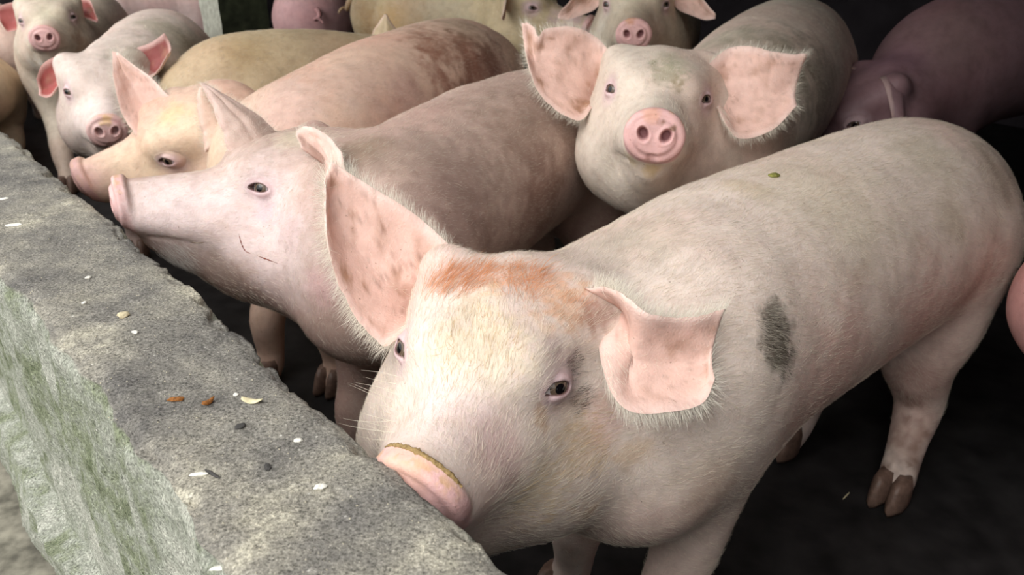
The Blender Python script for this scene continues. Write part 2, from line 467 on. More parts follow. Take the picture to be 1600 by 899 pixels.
    def mask(s, *balls):
        m = np.zeros(len(s.V))
        for px, py, R in balls:
            a = at(px, py, 1.0)-V(0, 0, CAMZ); a /= np.linalg.norm(a)
            if s.bvh is None: s.spot(px, py, .001, (1, 1, 1), 0)
            hit = s.bvh.ray_cast(Vector(V(0, 0, CAMZ)-s.o), Vector(a))[0]
            if hit is None: continue
            d = np.linalg.norm(s.V-(np.array(hit)+s.o), axis=1)/R; m = np.maximum(m, 1-sstep(.4, 1.0, d))
        return m
    def paint(s):
        c = np.ones((len(s.V), 4)); c[:, :3] = np.clip(s.C, 0, 1)
        s.body.data.color_attributes['tint'].data.foreach_set('color', c.ravel().astype(np.float32))
        s.lid_paint()
    def lid_paint(s):
        if not s.head: return
        for ob, W, r, sn in s.lid_data:
            near_ = np.nonzero(np.linalg.norm(s.V-W.mean(0), axis=1) < .06)[0]; C = np.zeros((len(W), 3))
            for i, w_ in enumerate(W): C[i] = s.C[near_[np.argmin(((s.V[near_]-w_)**2).sum(1))]] if len(near_) else s.base
            lid = srgb(222, 192, 194)*(.94+.1*vnoise(W, 300, 3))[:, None]
            w = (1-sstep(.25, .80, r))[:, None]*.7; C = C*(1-w)+lid*w
            w = (1-sstep(.10, .20, r))[:, None]*.9; C = C*(1-w)+srgb(98, 62, 58)*w
            c = np.ones((len(W), 4)); c[:, :3] = np.clip(C, 0, 1)
            ob.data.color_attributes['tint'].data.foreach_set('color', c.ravel().astype(np.float32))
    def bald(s):
        """0 on snout, eyes and the hidden underside, 1 where the coat grows"""
        m = np.ones(len(s.V)); hd = s.head
        if hd:
            q = (s.V-hd.dc)@hd.T/hd.s; m *= 1-sstep(-.06, -.015, q[:, 0])*(np.hypot(q[:, 1], q[:, 2]) < .12)
            for sd in (1, -1):
                e, E = hd.eye(sd); m *= sstep(.019, .030, np.linalg.norm(s.V-e, axis=1)/hd.s)
        m *= sstep(.12, .25, s.V[:, 2])
        return m
    def eyeball(s, sd):
        hd = s.head; e, E = hd.eye(sd); r = .0165*hd.s*1.12
        nu, nv = 18, 20; vs = [[0, 0, r]]; fs = []; 
        for i in range(1, nu):
            a = math.pi*i/nu
            for j in range(nv):
                b = 2*math.pi*j/nv; vs.append([r*math.sin(a)*math.cos(b), r*math.sin(a)*math.sin(b), r*math.cos(a)])
        vs.append([0, 0, -r]); vs = np.array(vs)
        for j in range(nv): fs.append([0, 1+j, 1+(j+1) % nv])
        for i in range(nu-2):
            for j in range(nv):
                a = 1+i*nv; fs.append([a+j, a+nv+j, a+nv+(j+1) % nv, a+(j+1) % nv])
        l = len(vs)-1
        for j in range(nv): fs.append([l-nv+(j+1) % nv, l-nv+j, l])
        g = getattr(s, 'gaze', {}).get(sd, (0, 0))
        a, b = math.radians(g[0]), math.radians(g[1])
        ax = np.array([math.cos(a)*math.cos(b), math.sin(a)*math.cos(b), math.sin(b)])
        t = np.cross(ax, [0, 0, 1.0]); t /= np.linalg.norm(t); u = np.cross(t, ax)
        Rg = np.stack([t, u, ax], 1)
        w = e+(vs@Rg.T+np.array([.0030*hd.s*1.12, 0, 0]))@E.T
        ob = link_mesh('eye', w, fs, M_SCLERA, s.root)
        ob.data.materials.append(M_IRIS); ob.data.materials.append(M_PUPIL)
        for p, f in zip(ob.data.polygons, fs):
            th = math.acos(max(-1, min(1, np.mean([vs[i][2] for i in f])/r)))
            p.material_index = 2 if th < .40 else (1 if th < .70 else 0)
    def eyelid(s, sd, nr=11, nf=44):
        hd = s.head; e, E = hd.eye(sd); k = hd.s*1.12; G = Field(); G.pr = [q for q in s.F.pr[:hd.base_pr] if np.linalg.norm(q[2]-e)-q[3] < .09]
        ph = np.arange(nf)*2*math.pi/nf; c_, s_ = np.cos(ph), np.sin(ph); pr = lambda a, p_: np.sign(a)*np.abs(a)**p_
        yi = np.where(c_ < 0, .0185, .0130)*c_; zi = np.where(s_ > 0, .0078*hd.eo, .0056*hd.eo)*pr(s_, 1.15)-np.where(c_ < 0, .0022, 0)*c_*c_
        yo, zo = .030*c_, .026*s_
        ring = []
        xi = .003+np.sqrt(np.maximum(.0165**2-yi**2-zi**2, .00002))
        def skin(y, z):
            pts = e+(np.stack([0*y, y*sd, z], 1)*k)@E.T; t = np.linspace(-.024, .036, 41)*k; best = np.zeros(len(y))
            Q = (pts[:, None, :]+E[:, 0]*t[None, :, None]).reshape(-1, 3); v = G(Q).reshape(len(y), -1)
            i = np.clip(np.argmax(v > 0, 1), 1, 40); q = np.arange(len(y)); v0, v1 = v[q, i-1], v[q, i]
            return (t[i-1]+(t[i]-t[i-1])*np.clip(v0/(v0-v1+1e-9), 0, 1))/k
        for i in range(nr):
            r = i/(nr-1)
            if i == 0: y, z, x = yi*.99, zi*.99, xi-.0022
            else:
                rr = max(0, (r-.1)/.9); y, z = yi*(1-rr)+yo*rr, zi*(1-rr)+zo*rr
                xs = skin(y, z); w = rr*rr*(3-2*rr)
                x = (xi+.0014)*(1-w)+(xs-.0018)*w
                cre = np.where(s_ > 0, np.exp(-((rr-.40)/.10)**2)*.0016*s_**.5 if False else np.exp(-((rr-.40)/.10)**2)*.0018*np.abs(s_)**.5, np.exp(-((rr-.52)/.10)**2)*.0014*np.abs(s_)**.5)
                x = x-cre+(.0012*np.exp(-((rr-.2)/.12)**2))
                x = np.maximum(x, xs+.0005-.0022*max(0, rr-.62)/.38)
            ring.append(np.stack([x, y*sd, z], 1))
        P = np.vstack(ring); W = e+(P*k)@E.T; fs = []
        for i in range(nr-1):
            for j in range(nf):
                f = [i*nf+j, i*nf+(j+1) % nf, (i+1)*nf+(j+1) % nf, (i+1)*nf+j]; fs.append(f if sd > 0 else f[::-1])
        ob = link_mesh('eyelid', W, fs, M_SKIN, s.root, col=np.ones((len(W), 3))*.5)
        return ob, W, np.repeat(np.arange(nr)/(nr-1), nf), np.tile(s_, nr)
    def hoof(s, p, f):
        sd = perp_side(f)
        for k in (1, -1):
            prof = [(0.0, -.02, .030, .015), (.012, -.02, .034, .0175), (.03, -.026, .031, .018), (.05, -.032, .028, .017), (.066, -.036, .022, .012)]
            vs, fs = [], []; n = 10
            for z, x0, ln, wd in prof:
                for j in range(n):
                    a = 2*math.pi*j/n
                    x = x0*.6+.016+math.cos(a)*ln*1.15*(1.3 if math.cos(a) > 0 else .9); y = math.sin(a)*wd*1.2*(1-.35*max(0, math.cos(a))**2)
                    vs.append(p+f*x+sd*(k*.0185+y*.95)+np.array([0, 0, z+.001]))
            for i in range(len(prof)-1):
                for j in range(n): fs.append([i*n+j, i*n+(j+1) % n, (i+1)*n+(j+1) % n, (i+1)*n+j])
            fs.append(list(range(n))[::-1]); fs.append([(len(prof)-1)*n+j for j in range(n)])
            link_mesh('hoof', vs, fs, M_HOOF, s.root)
    def ear(s, rows, bow=.02, thick=.006, inner=1, col_in=None, col_out=None, folds=.004, dirt=.6, nu=34, nv=26, torn=None):
        """rows from base to tip, each (edge A, edge B) in world space; bow pushes the middle along the sheet normal"""
        A = cr([r[0] for r in rows], nu); Bq = cr([r[1] for r in rows], nu)
        mid = None
        jt = (fbm(np.stack([A[:, 0]*1., A[:, 1], A[:, 2]], 1), 60, 7)-.5)*.010; A = A+(Bq-A)/(np.linalg.norm(Bq-A, axis=1, keepdims=True)+1e-9)*jt[:, None]
        if torn:
            for t0, wd_, dp in torn: q_ = np.exp(-((np.linspace(0, 1, nu)-t0)/wd_)**2)*dp; Bq = Bq+(A-Bq)/(np.linalg.norm(A-Bq, axis=1, keepdims=True)+1e-9)*q_[:, None]
        ctr = (A+Bq)/2
        U = np.gradient(ctr, axis=0); Wd = Bq-A
        Nn = np.cross(U, Wd); Nn /= np.linalg.norm(Nn, axis=1, keepdims=True)+1e-9
        # keep one sign
        k0 = int(nu*.6)
        for rg in (range(k0-1, -1, -1), range(k0+1, nu)):   # one side all the way along
            for i in rg:
                m_ = i+1 if i < k0 else i-1
                if Nn[i]@Nn[m_] < 0: Nn[i] = -Nn[i]
        wl_ = np.linalg.norm(Wd, axis=1)
        v = np.linspace(0, 1, nv); sh = 4*v*(1-v)
        P = np.zeros((nu, nv, 3)); tt = np.linspace(0, 1, nu)
        for i in range(nu):
            b = bow*min(1, wl_[i]/.08)*(.75+.8*(1-tt[i])**1.6)
            P[i] = A[i]+v[:, None]*Wd[i]+Nn[i]*(sh*b)[:, None]
            rid = (np.sin(v*math.pi*5+.7)*.5+np.sin(v*math.pi*9)*.25)*folds*(1-tt[i])**.6*sh**.5
            P[i] += Nn[i]*rid[:, None]
        flat = P.reshape(-1, 3)
        P = P+(Nn[:, None, :]*((fbm(flat, 28, 5)-.5)*.008).reshape(nu, nv, 1))
        gu = np.gradient(P, axis=0); gv = np.gradient(P, axis=1); N = np.cross(gu, gv); N /= np.linalg.norm(N, axis=2, keepdims=True)+1e-12
        if (N[int(nu*.6), nv//2]@Nn[int(nu*.6)]) < 0: N = -N
        edge = np.minimum(np.minimum(v, 1-v)[None, :]*wl_[:, None], ((1-tt)*np.linalg.norm(np.gradient(ctr, axis=0), axis=1).sum())[:, None]+1e-4)
        th = thick*.5*np.sqrt(np.clip(edge/(thick*1.2), 0.0, 1))*(1+.8*(1-tt[:, None])**2)
        F_, B_ = P+N*th[:, :, None], P-N*th[:, :, None]
        vs = np.vstack([F_.reshape(-1, 3), B_.reshape(-1, 3)]); n0 = nu*nv; fs = []
        for i in range(nu-1):
            for j in range(nv-1):
                a = i*nv+j; fs.append([a, a+nv, a+nv+1, a+1]); fs.append([n0+a, n0+a+1, n0+a+nv+1, n0+a+nv])
        for i in range(nu-1):
            for j, fl in ((0, 0), (nv-1, 1)):
                a = i*nv+j; q = [a, n0+a, n0+a+nv, a+nv]; fs.append(q if not fl else q[::-1])
        for j in range(nv-1):
            a = (nu-1)*nv+j; fs.append([a, n0+a, n0+a+1, a+1]); a = j; fs.append([a, a+1, n0+a+1, n0+a])
        ci = srgb(228, 190, 176) if col_in is None else col_in; co = s.base if col_out is None else col_out
        n1 = fbm(vs, 22, 31); n2 = fbm(vs*np.array([1, 1, 1]), 60, 77)
        front = np.zeros(len(vs), bool); front[:n0] = True
        if bow > 0: front = ~front
        C = np.where(front[:, None], ci, co)*(.9+.2*n1)[:, None]
        tq = np.concatenate([np.repeat(tt, nv)]*2); vq = np.concatenate([np.tile(v, nu)]*2)
        w = front*(1-sstep(.08, .34, tq))*np.exp(-((vq-.42)/.28)**2)*.55; C = C*(1-w[:, None])+srgb(150, 104, 88)*w[:, None]
        e2 = np.concatenate([edge.ravel()]*2); w = (1-sstep(.004, .016, e2))*.5
        C = C*(1-w[:, None])+srgb(236, 206, 196)*w[:, None]
        t2 = np.concatenate([np.repeat(tt, nv)]*2)
        w = front*sstep(.5, .68, n1*.6+n2*.4)*dirt*sstep(.004, .02, e2); C = C*(1-w[:, None])+srgb(158, 116, 90)*w[:, None]
        w = front*sstep(.74, .82, vnoise(vs, 330, 41))*.45*dirt*sstep(.42, .6, fbm(vs, 16, 61)); C = C*(1-w[:, None])+srgb(110, 72, 52)*w[:, None]
        C = np.clip(C, 0, 1)
        bm = bmesh.new(); vv = [bm.verts.new(x) for x in vs.tolist()]
        for f in fs:
            try: bm.faces.new([vv[i] for i in f])
            except ValueError: pass
        bmesh.ops.recalc_face_normals(bm, faces=bm.faces); fs = [[x.index for x in f.verts] for f in bm.faces] if False else None
        bm.verts.index_update(); fs = [[x.index for x in f.verts] for f in bm.faces]; bm.free()
        ob = link_mesh('ear', vs, fs, M_SKIN, s.root, col=C); s.ears.append(ob)
        d_out = (P-ctr[:, None, :]); d_out /= np.linalg.norm(d_out, axis=2, keepdims=True)+1e-6
        tl = U/(np.linalg.norm(U, axis=1, keepdims=True)+1e-9)
        d_out = d_out*np.abs(2*v-1)[None, :, None]**.7+tl[:, None, :]*(.35+.8*tt[:, None, None]**4)
        wgt = np.maximum(1-sstep(.0, .010, e2), .08+.25*(1-t2)**3)*(1-.85*(t2 < .05))
        ob_data[ob.name] = (vs, np.vstack([N.reshape(-1, 3), -N.reshape(-1, 3)]), np.vstack([d_out.reshape(-1, 3)]*2), wgt, t2)
        return ob
    def pear(s, rows, **kw):
        return s.ear([(at(*a), at(*b)) for a, b in rows], **kw)
    def hear(s, sd, droop=0.0, out=.9, length=.17, **kw):
        """an ear placed on the head itself: sd side, droop turns the tip down"""
        h = s.head; w = lambda x, y, z: h.w(x, sd*y, z)
        kw.setdefault('nu', 20); kw.setdefault('nv', 14)
        L = length/.17
        rows = [(w(-.085, .055, .085), w(-.085, .105, .02)),
                (w(-.075, .055+.06*L*out, .12-droop*.03), w(-.07, .13, .0-droop*.03)),
                (w(-.06, .055+.12*L*out, .125-droop*.09), w(-.05, .15+.03*out, -.0-droop*.06)),
                (w(-.04, .06+.17*L*out, .10-droop*.15), w(-.03, .155+.07*out, .02-droop*.11)),
                (w(-.03, .07+.20*L*out, .08-droop*.18), w(-.025, .16+.10*out, .055-droop*.16))]
        kw.setdefault('bow', .022*sd)
        return s.ear(rows, **kw)
    def tail(s, p, d):
        d = np.asarray(d, float); p = np.asarray(p, float); sdv = perp_side(d); pts = []
        for i in range(26):
            t = i/25; a = t*7.5
            pts.append(p+d*(.02+.06*t)+sdv*math.sin(a)*.022*t**.5+np.array([0, 0, .0-.05*t+(math.cos(a)-1)*.018*t**.5]))
        pts = np.array(pts); vs, fs = [], []; n = 8; T = np.gradient(pts, axis=0)
        for i, (q, t) in enumerate(zip(pts, T)):
            t = t/np.linalg.norm(t); a = np.cross(t, [0, 0, 1.0]); a /= np.linalg.norm(a)+1e-9; b = np.cross(t, a); r = .014*(1-i/25*.7)
            for j in range(n): an = 2*math.pi*j/n; vs.append(q+a*math.cos(an)*r+b*math.sin(an)*r)
        for i in range(25):
            for j in range(n): fs.append([i*n+j, i*n+(j+1) % n, (i+1)*n+(j+1) % n, (i+1)*n+j])
        fs.append(list(range(n))); fs.append([25*n+j for j in range(n)][::-1])
        link_mesh('tail', vs, fs, M_SKIN, s.root, col=np.tile(s.base*np.array([1, .88, .88]), (len(vs), 1)))
    def vgroup(s, name, wgt):
        g = s.body.vertex_groups.new(name=name)
        q = np.round(wgt*10).astype(int)
        for k in range(1, 11):
            ii = np.nonzero(q == k)[0]
            if len(ii): g.add(ii.tolist(), k/10, 'REPLACE')


def bristle_material():
    m, n, l, b = newmat('bristle')
    a_ = n.new('ShaderNodeAttribute'); a_.attribute_name = 'tone'
    l.new(a_.outputs['Color'], b.inputs['Base Color']); b.inputs['Roughness'].default_value = .5
    b.inputs['Specular IOR Level'].default_value = .35
    return m
M_BRISTLE = bristle_material()
def wear_hair(root, ob, roots, dirs, ups, length, tone, rad):
    """bristles as thin curves rooted in the skin, one child object per animal or ear"""
    n = len(roots); k = 4
    t = np.linspace(0, 1, k)[None, :, None]
    L = length[:, None, None]
    P = roots[:, None, :]+dirs[:, None, :]*t*L+ups[:, None, :]*(t*(1-.55*t))*L
    P = P-np.array(root['_o'])
    cu = bpy.data.hair_curves.new('bristles'); cu.add_curves([k]*n)
    cu.points.foreach_set('position', P.reshape(-1).astype(np.float32))
    r = np.repeat((rad*np.array([1, .85, .6, .15]))[None, :], n, 0)
    at_ = cu.attributes.get('radius') or cu.attributes.new('radius', 'FLOAT', 'POINT'); at_.data.foreach_set('value', r.ravel().astype(np.float32))
    tn = cu.attributes.new('tone', 'FLOAT_COLOR', 'CURVE'); c = np.ones((n, 4), np.float32); c[:, :3] = tone; tn.data.foreach_set('color', c.ravel())
    cu.materials.append(M_BRISTLE)
    src = bpy.data.objects.new('bristles', cu); COL.objects.link(src); src.parent = ob; src['kind'] = 'stuff'
RNG = np.random.default_rng(11)
def sample(Vx, N, me, dens, count):
    me.calc_loop_triangles()
    T = np.empty(len(me.loop_triangles)*3, np.int32); me.loop_triangles.foreach_get('vertices', T); T = T.reshape(-1, 3)
    a = np.linalg.norm(np.cross(Vx[T[:, 1]]-Vx[T[:, 0]], Vx[T[:, 2]]-Vx[T[:, 0]]), axis=1)*dens[T].mean(1)
    c = np.cumsum(a); i = np.searchsorted(c, RNG.random(count)*c[-1]); i = np.minimum(i, len(T)-1)
    u = RNG.random((count, 2)); f = u.sum(1) > 1; u[f] = 1-u[f]
    w = np.stack([1-u.sum(1), u[:, 0], u[:, 1]], 1)
    return (Vx[T[i]]*w[:, :, None]).sum(1), (N[T[i]]*w[:, :, None]).sum(1), T[i], w
def coat(p, count, length, rad=.00016, lift=.22, tone=srgb(238, 228, 208), extra=[]):
    """lay the coat: hair flows from snout to tail along the skin; extra = (mask, count, length, tone, lift, flow)"""
    R_, D_, U_, L_, T_ = [], [], [], [], []
    bald = p.bald()
    for dens, cnt, ln, tn, lf, fl in [(bald, count, length, tone, lift, None)]+[(m_*bald, c_, l_, t_, f_, w_) for m_, c_, l_, t_, f_, w_ in extra]:
        q, n, ti, w = sample(p.V, p.N, p.body.data, dens, int(cnt)); n /= np.linalg.norm(n, axis=1, keepdims=True)+1e-9
        if fl is None:
            hx = p.head.R[:, 0]; dh = np.linalg.norm(q-p.head.w(.0, 0, -.05), axis=1)
            wh = (1-sstep(.16, .30, dh))[:, None]; fl_ = -hx*wh+(-p.fwd+V(0, 0, -.35))*(1-wh)
        else: fl_ = np.tile(np.asarray(fl, float), (len(q), 1))
        jit = np.stack([fbm(q, 16, 91+k)-.5 for k in range(3)], 1)*1.5+RNG.normal(0, .22, q.shape)
        fl_ = fl_+jit; d = fl_-n*(fl_*n).sum(1)[:, None]; d /= np.linalg.norm(d, axis=1, keepdims=True)+1e-9
        col = (p.C[ti]*w[:, :, None]).sum(1)
        R_.append(q); D_.append(d); U_.append(n*lf*(1+RNG.normal(0, .35, (len(q), 1)))); L_.append(ln*(.6+.6*RNG.random(len(q))))
        tv = (.66+.5*RNG.random((len(q), 1)))
        T_.append(np.clip((np.asarray(tn)*.75+col*.25)*tv, 0, 1) if fl is None else np.clip(np.asarray(tn)*tv, 0, 1))
    wear_hair(p.root, p.root, np.vstack(R_), np.vstack(D_), np.vstack(U_), np.concatenate(L_), np.vstack(T_), rad)
def skin_mark(p, pts, rad, mat, label=None):
    """a thin raised scratch or crust following the skin"""
    H = []
    for px, py in cr(pts, max(8, 4*len(pts))):
        a = at(px, py, 1.0)-V(0, 0, CAMZ); h = p.bvh.ray_cast(Vector(V(0, 0, CAMZ)-p.o), Vector(a/np.linalg.norm(a)))
        if h[0] is not None: H.append((np.array(h[0])+p.o, np.array(h[1])))
    vs, fs = [], []; n = len(H)
    for i, (q, nn) in enumerate(H):
        t = H[min(i+1, n-1)][0]-H[max(i-1, 0)][0]; t /= np.linalg.norm(t)+1e-9; b = np.cross(nn, t); r = rad*(.35+1.3*random.random())*math.sin(math.pi*(i+.6)/(n+.2))
        for x, z in ((-1, -.3), (-.6, .5), (.6, .5), (1, -.3)): vs.append(q+b*x*r+nn*z*r*.6)
    for i in range(n-1):
        for j in range(4): fs.append([i*4+j, i*4+(j+1) % 4, (i+1)*4+(j+1) % 4, (i+1)*4+j])
    if fs: tag(link_mesh('scratch', vs, fs, mat, p.root), label)
def ear_hair(ob, count, length, rad=.00016, tone=srgb(240, 232, 216)):
    Vx, N, outw, wgt, base = ob_data[ob.name]
    q, n, ti, w = sample(Vx, N, ob.data, wgt, count)
    d = (outw[ti]*w[:, :, None]).sum(1)+RNG.normal(0, .25, q.shape); d /= np.linalg.norm(d, axis=1, keepdims=True)+1e-9
    L = length*(.4+.8*RNG.random(len(q)))*np.clip((wgt[ti]*w).sum(1)*1.6+.25, .3, 1)
    wear_hair(ob.parent, ob, q, d, n*.2+RNG.normal(0, .12, q.shape), L, np.clip(tone*(.8+.3*RNG.random((len(q), 1))), 0, 1), rad)
ob_data = {}
# ------------------------------------------------------------------ materials of the pen
def concrete_material():
    m, n, l, b = newmat('weathered_concrete')
    tc = n.new('ShaderNodeTexCoord'); O = tc.outputs['Object']
    side = n.new('ShaderNodeVertexColor'); side.layer_name = 'tint'
    big = nd(n, 'ShaderNodeTexNoise', Scale=8.0, Detail=6.0, Roughness=.62); l.new(O, big.inputs['Vector'])
    mid = nd(n, 'ShaderNodeTexNoise', Scale=26.0, Detail=6.0, Roughness=.7); l.new(O, mid.inputs['Vector'])
    fin = nd(n, 'ShaderNodeTexNoise', Scale=300.0, Detail=4.0, Roughness=.75); l.new(O, fin.inputs['Vector'])
    top = ramp(n, [(.34, srgb(106, 103, 99)), (.46, srgb(132, 128, 120)), (.56, srgb(150, 145, 133)), (.64, srgb(182, 176, 158)), (.74, srgb(204, 198, 180))]); l.new(big.outputs['Fac'], top.inputs[0])
    smx = nd(n, 'ShaderNodeMath', operation='MULTIPLY_ADD'); l.new(big.outputs['Fac'], smx.inputs[0]); smx.inputs[1].default_value = .6
    sm2 = nd(n, 'ShaderNodeMath', operation='MULTIPLY'); l.new(mid.outputs['Fac'], sm2.inputs[0]); sm2.inputs[1].default_value = .4; l.new(sm2.outputs[0], smx.inputs[2])
    sid = ramp(n, [(.34, srgb(92, 102, 70)), (.43, srgb(130, 136, 112)), (.50, srgb(150, 153, 140)), (.60, srgb(174, 174, 163)), (.72, srgb(198, 197, 188))]); l.new(smx.outputs[0], sid.inputs[0])
    mx = nd(n, 'ShaderNodeMix', data_type='RGBA'); l.new(side.outputs['Color'], mx.inputs[0]); l.new(top.outputs[0], mx.inputs[6]); l.new(sid.outputs[0], mx.inputs[7])
    # mottling
    mm = ramp(n, [(.3, gray(.66)), (.5, gray(.98)), (.72, gray(1.2))]); l.new(mid.outputs['Fac'], mm.inputs[0])
    m1 = nd(n, 'ShaderNodeMix', data_type='RGBA', blend_type='MULTIPLY'); m1.inputs[0].default_value = .55; l.new(mx.outputs[2], m1.inputs[6]); l.new(mm.outputs[0], m1.inputs[7])
    ff = ramp(n, [(.36, gray(.35)), (.44, gray(.78)), (.52, gray(1.02)), (.60, gray(1.35)), (.68, gray(1.9))]); l.new(fin.outputs['Fac'], ff.inputs[0])
    m2 = nd(n, 'ShaderNodeMix', data_type='RGBA', blend_type='MULTIPLY'); m2.inputs[0].default_value = 1.0; l.new(m1.outputs[2], m2.inputs[6]); l.new(ff.outputs[0], m2.inputs[7])
    # pale grit
    vo = nd(n, 'ShaderNodeTexVoronoi', Scale=95.0); l.new(O, vo.inputs['Vector'])
    vr = ramp(n, [(.0, gray(1)), (.10, gray(1)), (.16, gray(0))]); l.new(vo.outputs['Distance'], vr.inputs[0])
    vs = ramp(n, [(.80, gray(0)), (.84, gray(.8))]); l.new(vo.outputs['Color'], vs.inputs[0])
    vm = nd(n, 'ShaderNodeMath', operation='MULTIPLY'); l.new(vr.outputs[0], vm.inputs[0]); l.new(vs.outputs[0], vm.inputs[1])
    m3 = nd(n, 'ShaderNodeMix', data_type='RGBA'); l.new(vm.outputs[0], m3.inputs[0]); l.new(m2.outputs[2], m3.inputs[6]); m3.inputs[7].default_value = (*srgb(214, 210, 200), 1)
    l.new(m3.outputs[2], b.inputs['Base Color']); b.inputs['Roughness'].default_value = .9; b.inputs['Specular IOR Level'].default_value = .2
    ad = nd(n, 'ShaderNodeMath', operation='MULTIPLY_ADD'); l.new(fin.outputs['Fac'], ad.inputs[0]); ad.inputs[1].default_value = .5; l.new(mid.outputs['Fac'], ad.inputs[2])
    bp = nd(n, 'ShaderNodeBump', Strength=.8, Distance=.005); l.new(ad.outputs[0], bp.inputs['Height']); l.new(bp.outputs[0], b.inputs['Normal'])
    return m
M_CONC = concrete_material()
M_FLOOR = plain('wet_dark_floor', srgb(36, 34, 34), .6, .2, scale=14., var=.5, bump=.35)
M_DARKWALL = plain('soot_dark_wall', srgb(52, 46, 50), .8, .2, scale=6., var=.35, bump=.2)  # dark purple-grey tone, slightly mottled
M_ROOF = plain('old_roof_sheet', srgb(88, 84, 80), .8, .2, scale=8.)
M_EARTH = plain('damp_earth', srgb(120, 116, 104), .95, .2, scale=30., var=.5, bump=.8)
M_MOSS = plain('mossy_pillar', srgb(44, 48, 34), .9, .2, scale=25., var=.45, bump=.5)  # moss, with the shade of the inward-facing side painted into its tone
M_PILLAR = plain('pale_pillar', srgb(158, 158, 146), .9, .2, scale=40., var=.25, bump=.4)

def box_sn(name, s0, s1, n0, n1, z0, z1, mat, z2=None, z3=None):
    z2 = z1 if z2 is None else z2
    c = [wp(s, n_, z) for s, n_, z in ((s0, n0, z0), (s1, n0, z0), (s1, n1, z0), (s0, n1, z0), (s0, n0, z1), (s1, n0, z1), (s1, n1, z2), (s0, n1, z2))]
    if z3 is not None: c[2][2] = c[3][2] = z3
    ob = link_mesh(name, c, [(0, 3, 2, 1), (4, 5, 6, 7), (0, 1, 5, 4), (1, 2, 6, 5), (2, 3, 7, 6), (3, 0, 4, 7)], mat, smooth=False)
    bm = bmesh.new(); bm.from_mesh(ob.data); bmesh.ops.recalc_face_normals(bm, faces=bm.faces); bm.to_mesh(ob.data); bm.free()
    return tag(ob, kind='structure')

def pen_wall():
    ZT, TH = .66, .185
    prof = []   # n, z, side, edge(0..1 how close to a chipped arris), direction of wear
    for z in np.linspace(0, ZT-.05, 8): prof.append((0, z, 1))
    for z in np.linspace(ZT-.044, ZT-.006, 8): prof.append((0, z, 1))
    for q in np.linspace(0, -TH, 52): prof.append((q, ZT, 0))
    for z in np.linspace(ZT-.006, .222, 64): prof.append((-TH, z, 1))
    for z in np.linspace(.214, .0, 26): prof.append((-TH-.034, z, 1))
    prof = np.array(prof)
    s = [-1.6]
    while s[-1] < 5.6:
        d = max(.45, abs(s[-1]-.1)+.35); s.append(s[-1]+.0062*max(1, d))
    s = np.array(s); ns, np_ = len(s), len(prof)
    S = np.repeat(s, np_); Nn = np.tile(prof[:, 0], ns); Z = np.tile(prof[:, 1], ns); sd = np.tile(prof[:, 2], ns)
    P = WO+S[:, None]*WD+Nn[:, None]*WN+np.stack([0*Z, 0*Z, Z], 1)
    # wavy hand-cast arrises and chips
    wi = (fbm(np.stack([S, 0*S, 0*S], 1), 5, 3)-.5)*.030+(fbm(np.stack([S, 0*S, 0*S], 1), 22, 4)-.5)*.012
    wo = (fbm(np.stack([S, 0*S+9, 0*S], 1), 4, 6)-.5)*.030+(fbm(np.stack([S, 0*S+9, 0*S], 1), 20, 8)-.5)*.014
    t = np.clip(-Nn/TH, 0, 1)
    off = wi*(1-t)+wo*t
    zf = sstep(.1, .5, Z); off = off*np.where(sd > 0, .35+.65*zf, 1)
    P = P+off[:, None]*WN
    # worn round edges
    di = np.hypot(np.minimum(-Nn, .2)*1.0, ZT-Z); do = np.hypot(Nn+TH, ZT-Z)
    nz = fbm(P, 40, 12); nz2 = fbm(P, 130, 14, 2)
    for dd, sg in ((di, -1), (do, 1)):
        w = np.exp(-(dd/.014)**2)
        P = P+(w*(.006+.012*sstep(.5, .8, nz)))[:, None]*(sg*WN*.8-V(0, 0, .8))
    side = (sd > 0)
    a = np.where(side, .004, .0025)
    disp = (fbm(P, 30, 21)-.5)*a+(nz2-.5)*np.where(side, .0065, .0028)+(fbm(P, 9, 25)-.5)*np.where(side, .010, .008)
    nrm = np.where(side[:, None], np.where((Nn > -.01)[:, None], WN, -WN), V(0, 0, 1))
    P = P+disp[:, None]*nrm
    # broken edge of the lower footing
    lz = (Nn < -TH-.01)
    P[lz] += (WN*1.0)*((fbm(P[lz], 7, 33)-.5)*.05)[:, None]
    P[:, 2] += np.where((np.abs(Z-.22) < .02) | (lz & (Z > .05)), (fbm(P, 8, 41)-.5)*.04, 0)
    P[:, 2] = np.where(Z < 1e-6, 0, P[:, 2])
    fs = []
    idx = np.arange(ns*np_).reshape(ns, np_)
    a_, b_, c_, d_ = idx[:-1, :-1].ravel(), idx[1:, :-1].ravel(), idx[1:, 1:].ravel(), idx[:-1, 1:].ravel()
    fs = np.stack([a_, b_, c_, d_], 1).tolist()
    fs.append(idx[0].tolist()[::-1]); fs.append(idx[-1].tolist())
    ob = link_mesh('wall_front', P, fs, M_CONC, col=np.repeat((sd*.92+.0)[:, None], 3, 1))
    bm = bmesh.new(); bm.from_mesh(ob.data); bmesh.ops.recalc_face_normals(bm, faces=bm.faces); bm.to_mesh(ob.data); bm.free()
    tag(ob, kind='structure'); return ob
wall = pen_wall()
box_sn('floor', -2.2, 9.5, -.02, 5.0, -.12, 0.0, M_FLOOR)
box_sn('ground', -3.0, 9.5, -4.0, -.02, -.14, -.012, M_EARTH)
box_sn('wall_back', -2.2, 9.5, 4.6, 4.75, 0, 2.6, M_DARKWALL)
box_sn('wall_right', -2.2, -2.05, .02, 4.6, 0, 2.6, M_DARKWALL)  # unseen wall, there to block sky light from the right
box_sn('wall_left', 7.6, 7.75, .02, 4.6, 0, 2.6, M_DARKWALL)  # added to close the open left end against sky light
